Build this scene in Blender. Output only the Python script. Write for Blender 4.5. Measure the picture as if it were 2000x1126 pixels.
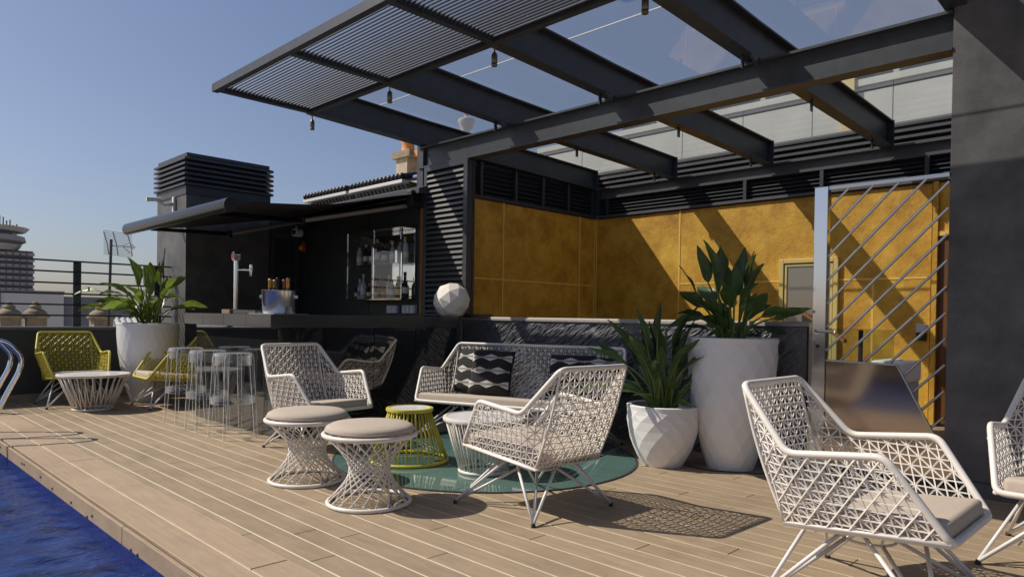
import bpy, bmesh, math, random
from mathutils import Vector, Matrix, noise
R = math.radians
PI = math.pi
for o in list(bpy.data.objects): bpy.data.objects.remove(o)
SC = bpy.context.scene
COL = SC.collection
rnd = random.Random(7)

# ------------------------------------------------------------------ camera
cam = bpy.data.cameras.new('camera'); camo = bpy.data.objects.new('camera', cam); COL.objects.link(camo)
YAW, PIT, ROL, EYE = 0.778651, -0.0118606, 0.01549965, 1.12
fw = Vector((math.cos(YAW)*math.cos(PIT), math.sin(YAW)*math.cos(PIT), math.sin(PIT)))
rt = Vector((math.sin(YAW), -math.cos(YAW), 0)); up = rt.cross(fw)
rt, up = rt*math.cos(ROL)+up*math.sin(ROL), up*math.cos(ROL)-rt*math.sin(ROL)
m = Matrix((rt, up, -fw)).transposed().to_4x4(); m.translation = (0, 0, EYE); camo.matrix_world = m
cam.sensor_width = 36; cam.lens = 36*1361.16/2000; cam.shift_y = 72.4/2000
cam.clip_start = 0.05; cam.clip_end = 4000
SC.camera = camo

# ------------------------------------------------------------------ sky and sun
SUN = Vector((-0.625, 0.755, 1.0)).normalized()
w = bpy.data.worlds.new('World'); SC.world = w; w.use_nodes = True
nt = w.node_tree; bg = nt.nodes['Background']
sky = nt.nodes.new('ShaderNodeTexSky'); sky.sky_type = 'NISHITA'; sky.sun_disc = False
sky.sun_elevation = math.asin(SUN.z); sky.sun_rotation = math.atan2(SUN.x, SUN.y)
sky.altitude = 0; sky.air_density = 1.0; sky.dust_density = 1.5; sky.ozone_density = 2.5
hs = nt.nodes.new('ShaderNodeHueSaturation'); hs.inputs['Saturation'].default_value = .92
tn = nt.nodes.new('ShaderNodeMix'); tn.data_type = 'RGBA'; tn.blend_type = 'MULTIPLY'; tn.inputs[0].default_value = 1; tn.inputs[7].default_value = (.985, .965, 1.05, 1)
nt.links.new(sky.outputs[0], hs.inputs['Color']); nt.links.new(hs.outputs[0], tn.inputs[6]); nt.links.new(tn.outputs[2], bg.inputs[0]); bg.inputs[1].default_value = 0.088
sl = bpy.data.lights.new('sun', 'SUN'); sl.energy = 4.75; sl.angle = R(0.5); sl.color = (1, 0.93, 0.82)
so = bpy.data.objects.new('sun', sl); COL.objects.link(so); so.rotation_euler = (-SUN).to_track_quat('-Z', 'Y').to_euler(); so.location = (-4, 6, 8)
SC.view_settings.view_transform = 'Standard'; SC.view_settings.look = 'None'
SC.view_settings.exposure = 0.0; SC.view_settings.gamma = 1
SC.render.engine = 'CYCLES'
SC.cycles.max_bounces = 8; SC.cycles.transparent_max_bounces = 24

# ------------------------------------------------------------------ materials
def lin(c):
    return tuple(((v/255)/12.92 if v/255 <= .04045 else ((v/255+.055)/1.055)**2.4) for v in c)
MATS = {}
def mat(name, col, rough=.5, metal=0, var=.0, vs=6, bump=0, bs=60, spec=.5, rand=0, stretch=None, col2=None, coat=0, detail=6):
    """Principled material; colour varies with a world-space noise, optional fine bump."""
    m = bpy.data.materials.new(name); m.use_nodes = True; n = m.node_tree.nodes; L = m.node_tree.links
    b = n['Principled BSDF']; b.inputs['Roughness'].default_value = rough; b.inputs['Metallic'].default_value = metal
    b.inputs['Specular IOR Level'].default_value = spec; b.inputs['Coat Weight'].default_value = coat
    b.inputs['Base Color'].default_value = (*col, 1)
    g = n.new('ShaderNodeNewGeometry'); src = g.outputs['Position']
    if stretch:
        mp = n.new('ShaderNodeMapping'); mp.inputs['Scale'].default_value = stretch; L.new(src, mp.inputs[0]); src = mp.outputs[0]
    out = None
    if var or col2:
        t = n.new('ShaderNodeTexNoise'); t.inputs['Scale'].default_value = vs; t.inputs['Detail'].default_value = detail; t.inputs['Roughness'].default_value = .62
        L.new(src, t.inputs['Vector'])
        r = n.new('ShaderNodeValToRGB'); r.color_ramp.elements[0].position = .3; r.color_ramp.elements[1].position = .7
        a = col2 if col2 else tuple(c*(1-var) for c in col); c2 = col if col2 else tuple(min(1, c*(1+var)) for c in col)
        r.color_ramp.elements[0].color = (*a, 1); r.color_ramp.elements[1].color = (*c2, 1)
        L.new(t.outputs[0], r.inputs[0]); out = r.outputs[0]
        L.new(out, b.inputs['Base Color'])
    if rand:
        oi = n.new('ShaderNodeObjectInfo'); h = n.new('ShaderNodeHueSaturation'); mr = n.new('ShaderNodeMapRange')
        mr.inputs['To Min'].default_value = 1-rand; mr.inputs['To Max'].default_value = 1+rand
        L.new(oi.outputs['Random'], mr.inputs[0]); L.new(mr.outputs[0], h.inputs['Value'])
        if out: L.new(out, h.inputs['Color'])
        else: h.inputs['Color'].default_value = (*col, 1)
        L.new(h.outputs[0], b.inputs['Base Color'])
    if bump:
        t2 = n.new('ShaderNodeTexNoise'); t2.inputs['Scale'].default_value = bs; t2.inputs['Detail'].default_value = 5; L.new(src, t2.inputs['Vector'])
        bp = n.new('ShaderNodeBump'); bp.inputs['Strength'].default_value = bump; bp.inputs['Distance'].default_value = .01
        L.new(t2.outputs[0], bp.inputs['Height']); L.new(bp.outputs[0], b.inputs['Normal'])
    MATS[name] = m
    return m
def glass(name, tint, rough=0., ior=1.45, body=None, bodyw=0., pw=5.0, edge=0):
    """thin clear sheet: fresnel mix of a tinted pass-through and a mirror"""
    m = bpy.data.materials.new(name); m.use_nodes = True; n = m.node_tree.nodes; L = m.node_tree.links; n.remove(n['Principled BSDF'])
    tr = n.new('ShaderNodeBsdfTransparent'); tr.inputs[0].default_value = (*tint, 1)
    gl = n.new('ShaderNodeBsdfGlossy'); gl.inputs['Roughness'].default_value = rough
    # Schlick reflectance of a thin sheet, the same from both sides
    g = n.new('ShaderNodeNewGeometry'); dt = n.new('ShaderNodeVectorMath'); dt.operation = 'DOT_PRODUCT'
    L.new(g.outputs['Normal'], dt.inputs[0]); L.new(g.outputs['Incoming'], dt.inputs[1])
    def ma(op, a, b):
        q = n.new('ShaderNodeMath'); q.operation = op
        for i, x in enumerate((a, b)):
            if x is None: continue
            if isinstance(x, (int, float)): q.inputs[i].default_value = x
            else: L.new(x, q.inputs[i])
        return q.outputs[0]
    f0 = ((ior-1)/(ior+1))**2*1.9
    sch = ma('ADD', ma('MULTIPLY', ma('POWER', ma('SUBTRACT', 1.0, ma('ABSOLUTE', dt.outputs['Value'], None)), pw), 1-f0), f0)
    mx = n.new('ShaderNodeMixShader'); L.new(sch, mx.inputs[0])
    if body:
        df = n.new('ShaderNodeBsdfTranslucent'); df.inputs[0].default_value = (*body, 1); m2 = n.new('ShaderNodeMixShader'); m2.inputs[0].default_value = bodyw
        L.new(tr.outputs[0], m2.inputs[1]); L.new(df.outputs[0], m2.inputs[2]); L.new(m2.outputs[0], mx.inputs[1])
    else: L.new(tr.outputs[0], mx.inputs[1])
    if edge:  # white at grazing angles stands in for glints and internal reflections
        d2 = n.new('ShaderNodeBsdfTranslucent'); d2.inputs[0].default_value = (.9, .9, .9, 1); d3 = n.new('ShaderNodeBsdfDiffuse'); d3.inputs[0].default_value = (.9, .9, .9, 1); ad = n.new('ShaderNodeMixShader'); ad.inputs[0].default_value = .5
        L.new(d2.outputs[0], ad.inputs[1]); L.new(d3.outputs[0], ad.inputs[2]); me_ = n.new('ShaderNodeMixShader')
        L.new(ma('MULTIPLY', ma('POWER', ma('SUBTRACT', 1.0, ma('ABSOLUTE', dt.outputs['Value'], None)), 1.8), edge), me_.inputs[0]); L.new(tr.outputs[0], me_.inputs[1]); L.new(ad.outputs[0], me_.inputs[2]); L.new(me_.outputs[0], mx.inputs[1])
    L.new(gl.outputs[0], mx.inputs[2]); L.new(mx.outputs[0], n['Material Output'].inputs[0]); MATS[name] = m
    return m

mat('plank', lin((151, 133, 109)), .62, var=.13, vs=5, bump=.25, bs=28, rand=.055, stretch=(6, .6, 1), spec=.3)
mat('border', lin((163, 142, 118)), .6, var=.10, vs=5, bump=.25, bs=30, rand=.05, stretch=(9, .5, 1), spec=.3)
mat('filler', lin((236, 224, 196)), .6, var=.08)
mat('under', (.02, .017, .014), .8)
mat('steel_dark', lin((58, 61, 65)), .45, var=.22, vs=9, bump=.08, bs=120)
mat('steel_slat', lin((40, 43, 47)), .42, var=.15, vs=8)
mat('charcoal', lin((58, 60, 64)), .5, var=.18, vs=7)
mat('stucco_black', lin((80, 78, 77)), .55, var=.48, vs=3.2, bump=.12, bs=90, detail=9)
mat('wall_black', lin((46, 51, 51)), .5, var=.25, vs=4, bump=.05, bs=80)
mat('parapet', lin((40, 43, 43)), .45, var=.3, vs=5)
mat('coping', lin((92, 92, 94)), .45, var=.15)
mat('granite', lin((32, 33, 33)), .045, var=.4, vs=120, spec=1.0, coat=.5)
mat('granite_top', lin((62, 62, 62)), .16, var=.45, vs=150, spec=.6)
mat('stone_rough', lin((84, 84, 88)), .38, var=.35, vs=40, bump=.3, bs=70, spec=.6)
mat('stone_cap', lin((150, 142, 133)), .6, var=.18, vs=60)
mat('white_weave', lin((222, 215, 205)), .45, var=.04, vs=20)
mat('white_metal', lin((212, 208, 204)), .4)
mat('yellow_weave', lin((192, 178, 66)), .45, var=.06, vs=20)
mat('cushion', lin((180, 166, 150)), .85, var=.05, vs=30, bump=.12, bs=500)
mat('marble', lin((226, 226, 226)), .2, var=.09, vs=9)
mat('planter', lin((222, 219, 217)), .42, var=.03, vs=9)
mat('soil', (.03, .022, .015), .9)
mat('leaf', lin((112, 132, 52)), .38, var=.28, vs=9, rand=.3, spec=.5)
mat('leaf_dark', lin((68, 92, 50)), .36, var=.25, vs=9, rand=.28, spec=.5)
mat('stem', lin((98, 116, 52)), .45, var=.2, vs=20, rand=.15)
mat('chrome', (.86, .86, .87), .08, 1)
mat('brushed', (.46, .38, .31), .10, 1, var=.06, vs=14, stretch=(1, 1, 14))
mat('steel_bar', (.55, .54, .53), .3, 1)
mat('awning', lin((40, 41, 42)), .75, var=.1, vs=20)
mat('awning_metal', lin((48, 47, 47)), .22, .9)
mat('arm_metal', lin((158, 148, 136)), .4, .2)
mat('rubber', (.012, .012, .013), .6)
mat('wood_post', lin((148, 100, 48)), .55, var=.2, vs=12, stretch=(8, 8, .7))
mat('wood_door', lin((108, 66, 22)), .55, var=.2, vs=8, stretch=(5, 5, .6))
mat('window_frame', lin((214, 190, 118)), .45)
mat('plastic_white', lin((214, 212, 208)), .45)
mat('plastic_grey', lin((196, 200, 208)), .4)
mat('lamp_white', lin((226, 218, 206)), .5, var=.03, vs=8)
mat('lamp_shell', lin((120, 112, 100)), .35, .6)
mat('red', lin((176, 54, 40)), .5); mat('yellow_paint', lin((216, 160, 40)), .5); mat('tap_badge', lin((178, 96, 92)), .4)
mat('tube_black', (.010, .010, .011), .42)
mat('pillow_black', (.012, .012, .012), .9, bump=.2, bs=400); mat('pillow_grey', lin((196, 190, 182)), .9, bump=.2, bs=400)
mat('towel', lin((236, 236, 236)), .9)
mat('stone_warm', lin((176, 160, 134)), .85, var=.2, vs=5, bump=.3, bs=30)
mat('stone_mid', lin((138, 122, 98)), .85, var=.3, vs=7, bump=.3, bs=30)
mat('terracotta', lin((206, 138, 82)), .8, var=.15, vs=6)
mat('concrete', lin((192, 190, 178)), .75, var=.1, vs=1.3, bump=.1, bs=20)
mat('far_concrete', lin((178, 174, 170)), .8, var=.08, vs=.2)
mat('far_grey', lin((104, 102, 108)), .8, var=.1, vs=.1)
mat('far_glass', lin((64, 70, 80)), .3)
mat('tin', lin((150, 150, 150)), .55, .1, var=.15, vs=5)
mat('bottle_green', lin((20, 38, 24)), .08, coat=.4); mat('bottle_dark', (.01, .009, .008), .08, coat=.4); mat('bottle_amber', lin((110, 62, 22)), .1, coat=.4)
mat('bottle_pale', lin((190, 196, 198)), .08, coat=.4); mat('foil_gold', lin((190, 150, 80)), .3, .7); mat('foil_dark', (.015, .015, .017), .3, .3); mat('foil_red', lin((150, 86, 82)), .35, .4)
mat('paper', lin((240, 236, 226)), .8); mat('paper_yellow', lin((214, 170, 60)), .8); mat('paper_blue', lin((120, 126, 170)), .8)
mat('mortar', (.12, .1, .08), .9)
mat('louvre_lit', lin((84, 83, 82)), .45, var=.12, vs=8)  # paler grey puts sunlight into the colour of slats and back beam
mat('tower_grey', lin((146, 140, 136)), .8, var=.12, vs=.2); mat('tower_dark', lin((84, 82, 88)), .7, var=.1, vs=.2)
mat('post_steel', (.66, .66, .67), .12, 1); mat('bucket_steel', (.74, .70, .64), .2, 1); mat('mirror', (.62, .63, .64), .03, 1)
glass('glass_roof', (.84, .87, .90), .01, 1.55, body=(.55, .60, .66), bodyw=.10)
glass('glass_pane', (.96, .97, .97), 0., 1.5)
glass('acrylic', (.955, .96, .965), .02, 1.5, pw=3.0, edge=.85)
glass('glass_edge', (.84, .90, .86), 0, 1.5)

# leaves let some light through
for nm in ('leaf', 'leaf_dark'):
    n = MATS[nm].node_tree.nodes; L = MATS[nm].node_tree.links; b = n['Principled BSDF']; src = b.inputs['Base Color'].links[0].from_socket
    tl = n.new('ShaderNodeBsdfTranslucent'); L.new(src, tl.inputs[0]); mx = n.new('ShaderNodeMixShader'); mx.inputs[0].default_value = .3
    L.new(b.outputs[0], mx.inputs[1]); L.new(tl.outputs[0], mx.inputs[2]); L.new(mx.outputs[0], n['Material Output'].inputs[0])
# wear on the boards: pale scuffs and darker damp stains laid over the board colour
for nm in ('plank', 'border'):
    n = MATS[nm].node_tree.nodes; L = MATS[nm].node_tree.links; b = n['Principled BSDF']; src = b.inputs['Base Color'].links[0].from_socket
    g = n.new('ShaderNodeNewGeometry'); tx = n.new('ShaderNodeTexNoise'); tx.inputs['Scale'].default_value = 1.7; tx.inputs['Detail'].default_value = 8; tx.inputs['Roughness'].default_value = .7; tx.inputs['Distortion'].default_value = .4
    L.new(g.outputs['Position'], tx.inputs['Vector']); rp = n.new('ShaderNodeValToRGB'); e = rp.color_ramp.elements
    e[0].position = .34; e[0].color = (.87, .86, .85, 1); e[1].position = .7; e[1].color = (1.12, 1.12, 1.13, 1); q = e.new(.47); q.color = (1, 1, 1, 1)
    mx = n.new('ShaderNodeMix'); mx.data_type = 'RGBA'; mx.blend_type = 'MULTIPLY'; mx.inputs[0].default_value = 1
    L.new(tx.outputs[0], rp.inputs[0]); L.new(src, mx.inputs[6]); L.new(rp.outputs[0], mx.inputs[7]); L.new(mx.outputs[2], b.inputs['Base Color'])
# chisel scratches on the stone: noise drawn out along the slanting tool direction
n = MATS['stone_rough'].node_tree.nodes; L = MATS['stone_rough'].node_tree.links
g = n.new('ShaderNodeNewGeometry'); m1 = n.new('ShaderNodeMapping'); m1.inputs['Rotation'].default_value = (R(37), 0, 0); m2 = n.new('ShaderNodeMapping'); m2.inputs['Scale'].default_value = (1, 7, 95)
L.new(g.outputs['Position'], m1.inputs[0]); L.new(m1.outputs[0], m2.inputs[0]); tx = n.new('ShaderNodeTexNoise'); tx.inputs['Scale'].default_value = 1; tx.inputs['Detail'].default_value = 4; L.new(m2.outputs[0], tx.inputs['Vector'])
bp = [x for x in n if x.type == 'BUMP'][0]; bp.inputs['Strength'].default_value = .9; L.new(tx.outputs[0], bp.inputs['Height'])
# gold trowelled stucco
def gold():
    m = bpy.data.materials.new('gold_stucco'); m.use_nodes = True; n = m.node_tree.nodes; L = m.node_tree.links; b = n['Principled BSDF']
    g = n.new('ShaderNodeNewGeometry')
    t = n.new('ShaderNodeTexNoise'); t.inputs['Scale'].default_value = 2.2; t.inputs['Detail'].default_value = 14; t.inputs['Roughness'].default_value = .78; t.inputs['Distortion'].default_value = .15
    L.new(g.outputs['Position'], t.inputs['Vector'])
    r = n.new('ShaderNodeValToRGB'); e = r.color_ramp.elements; e[0].position = .31; e[0].color = (*lin((160, 108, 40)), 1); e[1].position = .70; e[1].color = (*lin((240, 192, 76)), 1)
    x = e.new(.5); x.color = (*lin((208, 157, 54)), 1)
    L.new(t.outputs[0], r.inputs[0]); L.new(r.outputs[0], b.inputs['Base Color']); b.inputs['Roughness'].default_value = .5; b.inputs['Specular IOR Level'].default_value = .35
    t2 = n.new('ShaderNodeTexNoise'); t2.inputs['Scale'].default_value = 38; t2.inputs['Detail'].default_value = 9; t2.inputs['Roughness'].default_value = .7; t2.inputs['Distortion'].default_value = .35; L.new(g.outputs['Position'], t2.inputs['Vector'])
    bp = n.new('ShaderNodeBump'); bp.inputs['Strength'].default_value = .7; bp.inputs['Distance'].default_value = .010; L.new(t2.outputs[0], bp.inputs['Height']); L.new(bp.outputs[0], b.inputs['Normal'])
    MATS['gold'] = m
gold(); mat('gold_strip', lin((244, 200, 98)), .4)
# floor glass: green tinted, glossy
mat('floor_glass', lin((84, 112, 106)), .03, var=.10, vs=1.5, spec=1.0)
# pool tiles: small blue mosaic
def tiles():
    m = bpy.data.materials.new('pool_tile'); m.use_nodes = True; n = m.node_tree.nodes; L = m.node_tree.links; b = n['Principled BSDF']
    g = n.new('ShaderNodeNewGeometry'); mp = n.new('ShaderNodeMapping'); mp.inputs['Rotation'].default_value = (0, R(90), R(90)); L.new(g.outputs['Position'], mp.inputs[0])
    br = n.new('ShaderNodeTexBrick'); br.offset = 0; br.inputs['Scale'].default_value = 1; br.inputs['Brick Width'].default_value = .025; br.inputs['Row Height'].default_value = .025; br.inputs['Mortar Size'].default_value = .0015
    br.inputs['Color1'].default_value = (*lin((28, 40, 98)), 1); br.inputs['Color2'].default_value = (*lin((40, 56, 126)), 1); br.inputs['Mortar'].default_value = (*lin((30, 36, 90)), 1)
    L.new(mp.outputs[0], br.inputs['Vector']); L.new(br.outputs[0], b.inputs['Base Color']); b.inputs['Roughness'].default_value = .15; MATS['pool_tile'] = m
tiles()
def water():
    m = bpy.data.materials.new('water'); m.use_nodes = True; n = m.node_tree.nodes; L = m.node_tree.links; b = n['Principled BSDF']
    b.inputs['Roughness'].default_value = .06; b.inputs['IOR'].default_value = 1.33; b.inputs['Specular IOR Level'].default_value = .6
    g = n.new('ShaderNodeNewGeometry'); t = n.new('ShaderNodeTexNoise'); mp = n.new('ShaderNodeMapping'); mp.vector_type = 'POINT'; mp.inputs['Rotation'].default_value = (0, 0, R(45)); mp.inputs['Scale'].default_value = (1, 2.6, 1); L.new(g.outputs['Position'], mp.inputs[0]); t.inputs['Scale'].default_value = 2.6; t.inputs['Detail'].default_value = 6; t.inputs['Roughness'].default_value = .6; L.new(mp.outputs[0], t.inputs['Vector'])
    r = n.new('ShaderNodeValToRGB'); r.color_ramp.elements[0].position = .35; r.color_ramp.elements[0].color = (*lin((10, 22, 66)), 1); r.color_ramp.elements[1].position = .68; r.color_ramp.elements[1].color = (*lin((38, 62, 122)), 1)  # paler streaks paint sky reflected off the ripples into the colour
    L.new(t.outputs[0], r.inputs[0]); L.new(r.outputs[0], b.inputs['Base Color'])
    t2 = n.new('ShaderNodeTexNoise'); t2.inputs['Scale'].default_value = 16; t2.inputs['Detail'].default_value = 4; L.new(mp.outputs[0], t2.inputs['Vector'])
    bp = n.new('ShaderNodeBump'); bp.inputs['Strength'].default_value = .4; bp.inputs['Distance'].default_value = .02; L.new(t2.outputs[0], bp.inputs['Height']); L.new(bp.outputs[0], b.inputs['Normal'])
    MATS['water'] = m
water()

# ------------------------------------------------------------------ mesh helpers
class MB:
    def __init__(s): s.v = []; s.f = []
    def add(s, vs, fs):
        o = len(s.v); s.v += [Vector(p) for p in vs]; s.f += [tuple(i+o for i in f) for f in fs]; return s
    def box(s, x0, x1, y0, y1, z0, z1):
        return s.add([(x0,y0,z0),(x1,y0,z0),(x1,y1,z0),(x0,y1,z0),(x0,y0,z1),(x1,y0,z1),(x1,y1,z1),(x0,y1,z1)],
                     [(0,3,2,1),(4,5,6,7),(0,1,5,4),(1,2,6,5),(2,3,7,6),(3,0,4,7)])
    def prism(s, poly, d):
        """extrude polygon (list of 3d points) by vector d"""
        n = len(poly); P = [Vector(p) for p in poly]; d = Vector(d)
        return s.add(P+[p+d for p in P], [tuple(range(n-1, -1, -1)), tuple(range(n, 2*n))]+[(i, (i+1) % n, n+(i+1) % n, n+i) for i in range(n)])
    def tube(s, pts, r, n=6, closed=False, flat=1.0):
        P = [Vector(p) for p in pts]; m = len(P); rs = r if isinstance(r, (list, tuple)) else [r]*m
        base = len(s.v); prev = None
        for i in range(m):
            a = P[i-1] if (i > 0 or closed) else P[i]; b = P[(i+1) % m] if (i < m-1 or closed) else P[i]
            t = (b-a).normalized()
            if prev is None:
                h = Vector((0, 0, 1)) if abs(t.z) < .9 else Vector((1, 0, 0)); x = t.cross(h).normalized()
            else:
                x = prev - t*prev.dot(t)
                x = x.normalized() if x.length > 1e-6 else t.orthogonal().normalized()
            prev = x; y = t.cross(x)
            for k in range(n):
                an = 2*PI*(k+.5)/n; s.v.append(P[i]+(x*math.cos(an)+y*math.sin(an)*flat)*rs[i])
        for i in range(m if closed else m-1):
            j = (i+1) % m
            for k in range(n): s.f.append((base+i*n+k, base+i*n+(k+1) % n, base+j*n+(k+1) % n, base+j*n+k))
        if not closed:
            s.f.append(tuple(base+k for k in range(n-1, -1, -1))); s.f.append(tuple(base+(m-1)*n+k for k in range(n)))
        return s
    def lathe(s, prof, n=24, c=(0, 0, 0), twist=0, caps=True):
        base = len(s.v); c = Vector(c)
        for i, (r, z) in enumerate(prof):
            for k in range(n):
                a = 2*PI*(k+twist*i)/n; s.v.append(c+Vector((r*math.cos(a), r*math.sin(a), z)))
        for i in range(len(prof)-1):
            for k in range(n): s.f.append((base+i*n+k, base+i*n+(k+1) % n, base+(i+1)*n+(k+1) % n, base+(i+1)*n+k))
        if caps:
            s.f.append(tuple(base+k for k in range(n-1, -1, -1))); s.f.append(tuple(base+(len(prof)-1)*n+k for k in range(n)))
        return s
    def grid(s, fn, nu, nv):
        base = len(s.v)
        for j in range(nv+1):
            for i in range(nu+1): s.v.append(Vector(fn(i/nu, j/nv)))
        for j in range(nv):
            for i in range(nu): a = base+j*(nu+1)+i; s.f.append((a, a+1, a+nu+2, a+nu+1))
        return s
    def build(s, name, mt, parent=None, smooth=False, bevel=0, seg=2, loc=None, rot=None, kind=None):
        """links one mesh object. verts are in the parent's space; top-level ones get their origin at loc"""
        me = bpy.data.meshes.new(name); me.from_pydata([tuple(v) for v in s.v], [], s.f); me.update()
        if bevel:
            bm = bmesh.new(); bm.from_mesh(me)
            bmesh.ops.bevel(bm, geom=[e for e in bm.edges if len(e.link_faces) == 2 and e.calc_face_angle(0) > .5], offset=bevel, segments=seg, profile=.5, affect='EDGES', clamp_overlap=True)
            bm.to_mesh(me); bm.free()
        if smooth: me.shade_smooth()
        if smooth == 'auto': me.set_sharp_from_angle(angle=R(40))
        me.materials.append(MATS[mt] if isinstance(mt, str) else mt)
        o = bpy.data.objects.new(name, me); COL.objects.link(o)
        if parent: o.parent = parent
        if loc: o.location = loc
        if rot: o.rotation_euler = rot
        if kind: o['kind'] = kind
        return o
def box(*a): return MB().box(*a)
def tag(o, label, cat, group=None):
    o['label'] = label; o['category'] = cat
    if group: o['group'] = group
    return o
def thing(name, label, cat, loc=(0, 0, 0), rz=0, group=None):
    o = bpy.data.objects.new(name, None); COL.objects.link(o); o.location = loc; o.rotation_euler = (0, 0, rz); o.empty_display_size = .1
    return tag(o, label, cat, group)
def dup(o, parent=None, loc=None, rot=None):
    c = o.copy(); COL.objects.link(c)
    if parent: c.parent = parent
    if loc is not None: c.location = loc
    if rot is not None: c.rotation_euler = rot
    return c
def tree(o, parent=None):
    kids = [c for c in o.children]; c = o.copy(); COL.objects.link(c); c.parent = parent
    for k in kids: tree(k, c)
    return c
def copy_thing(o, label, loc, rz, group=None):
    c = tree(o); c.location = loc; c.rotation_euler = (0, 0, rz); c['label'] = label
    if group: c['group'] = group
    return c
def struct(o): o['kind'] = 'structure'; return o
def lerp(a, b, t): return Vector(a)*(1-t)+Vector(b)*t
def rounded(pts, rad, seg=4, closed=False):
    """polyline with its corners rounded"""
    P = [Vector(p) for p in pts]; n = len(P); out = []
    for i in range(n):
        if not closed and i in (0, n-1): out.append(P[i]); continue
        a, b, c = P[i-1], P[i], P[(i+1) % n]; r = min(rad, (a-b).length*.45, (c-b).length*.45)
        p, q = b+(a-b).normalized()*r, b+(c-b).normalized()*r
        for k in range(seg+1):
            t = k/seg; out.append(p*(1-t)**2+b*2*t*(1-t)+q*t*t)
    return out

# ================================================================== SETTING
XF = 5.34          # plane of stone wall, gate, pillar, front beam
XB = 8.80          # gold back wall
YL = 6.85          # gold side wall
# ---- deck
deck = struct(box(1.179, 5.9, -3.2, 10.25, -.07, -.022).build('deck', 'under'))
def plank_row(x0, x1, mt, name, ends, z=0.0, th=.02):
    gp = .0016 if mt == 'plank' else .004
    ys = [-3.2]+ends+[10.25]
    for a, b in zip(ys[:-1], ys[1:]):
        box(x0, x1, a+gp, b-gp, z-th, z).build(name, mt, deck, bevel=.0025, seg=1)
plank_row(1.193, 1.362, 'border', 'border_board', [-.6, 2.55, 6.91], z=.004)
plank_row(1.370, 1.543, 'border', 'border_board', [.6, 2.93, 5.92], z=.004)
box(1.362, 1.370, -3.2, 10.25, -.02, -.002).build('filler_strip', 'filler', deck)
P0 = 1.6085; PW = .1366
plank_row(1.5475, P0-.0028, 'plank', 'plank', [1.2, 3.42, 5.9])
box(P0-.0028, P0+.0028, -3.2, 10.25, -.02, -.0022).build('filler_strip', 'filler', deck)
pend = {0: [1.0, 2.85, 5.3], 1: [.2, 3.26, 6.6], 2: [-.6, 1.7, 3.05, 5.4], 3: [.6, 2.52, 5.05], 4: [1.55, 3.75, 7.18]}
for k in range(28):
    x0 = P0+k*PW; st = pend.get(k) or [round(((k*.83) % 2.1)-1.2+j*2.1+rnd.uniform(-.15, .15), 3) for j in range(5)]
    plank_row(x0+.0028, x0+PW-.0028, 'plank', 'plank', st)
    box(x0+PW-.0028, x0+PW+.0028, -3.2, 10.25, -.02, -.0022).build('filler_strip', 'filler', deck)
# vertical face of the pool edge
for a, b in ((-3.2, -.2), (-.2, 3.97), (3.97, 6.875), (6.875, 9.6)):
    box(1.158, 1.178, a+.003, b-.003, -.125, .0).build('fascia_board', 'border', deck, bevel=.002, seg=1)
scr = None
for y in (7.25, 7.18, 6.35, 6.27, 5.75, 5.42, 4.95, 4.6, 4.5, 3.82, 3.72, 3.25, 2.95, 2.88, 2.35, 2.2, 8.0, 8.1):
    if scr is None: scr = MB().lathe([(.009, 0), (.008, .006), (.003, .008)], 8).build('screw', 'coping', deck)
    else: scr = dup(scr, deck)
    scr.location = (1.158, y, -.06+rnd.uniform(-.025, .025)); scr.rotation_euler = (0, R(-90), 0)
# ---- pool
basin = struct(MB().box(1.155, 1.19, -4, 9.6, -1.4, -.09).box(-6, 1.155, 9.6, 9.9, -1.4, 0).box(-6.2, 1.19, -4.2, 9.9, -1.6, -1.4).box(-6.3, -6, -4, 9.9, -1.4, 0).box(-6, 1.155, -4.2, -4, -1.4, 0).build('pool_basin', 'pool_tile'))
def wave(u, v):
    x = -6+u*7.155; y = -4+v*13.6
    p = x*.71+y*.70; q = x*.70-y*.71        # crests lie across the wind
    z = .015*noise.noise((q*1.6, p*3.4, .3))+.015*noise.noise((q*4.6, p*9.5, 2.))+.010*noise.noise((q*9, p*17, 5.))
    return (x, y, -.175+z)
struct(MB().grid(wave, 260, 460).build('pool_water', 'water', smooth=True))
# ---- far ground
struct(MB().box(-900, 1500, -900, 2200, -32, -30).build('city_ground', 'far_concrete'))
struct(box(5.9, 9.6, -3.2, 12, -.08, -.012).build('inner_floor', 'plank'))
struct(MB().box(-8.2, 1.19, 9.9, 10.25, -.3, -.004).build('pool_end_paving', 'plank'))
struct(MB().box(-8.0, -6.0, -6, 9.899, -.3, -.004).build('pool_far_paving', 'plank'))

# ================================================================== PARAPET, RAILING, CHIMNEY, BAR
YP = 10.25
t = thing('parapet_wall', 'black rendered parapet wall below the railing at left', 'wall', (2, YP, 0))
def wp(mb, root): # world verts to root space
    for v in mb.v: v -= root.location
    return mb
wp(box(-6, 3.62, YP, YP+.18, 0, .87), t).build('wall', 'parapet', t)
wp(box(-6, 3.62, YP-.03, YP+.22, .872, .912), t).build('coping', 'coping', t, bevel=.004)
wp(box(-6, 3.62, YP-.05, YP-.002, -.003, .085), t).build('skirting', 'stone_mid', t)
wp(box(-8.2, -8, -6, YP, -.4, .87), t).build('wall', 'parapet', t)
wp(box(-8.25, -7.95, -6, YP, .872, .912), t).build('coping', 'coping', t)
t = thing('guard_railing', 'dark steel railing of flat posts and thin horizontal bars', 'railing', (2, YP+.08, .912))
for x in (-1.46, -.48, .5, 1.48, 2.46, 3.44):
    wp(box(x-.045, x+.045, YP+.07, YP+.085, .914, 1.755), t).build('post', 'charcoal', t)
for z in (1.749, 1.331, 1.056): wp(MB().tube([(-8.1, -6, z), (-8.1, YP, z)], .011, 6), t).build('rail_bar', 'charcoal', t, smooth=True)
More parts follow.
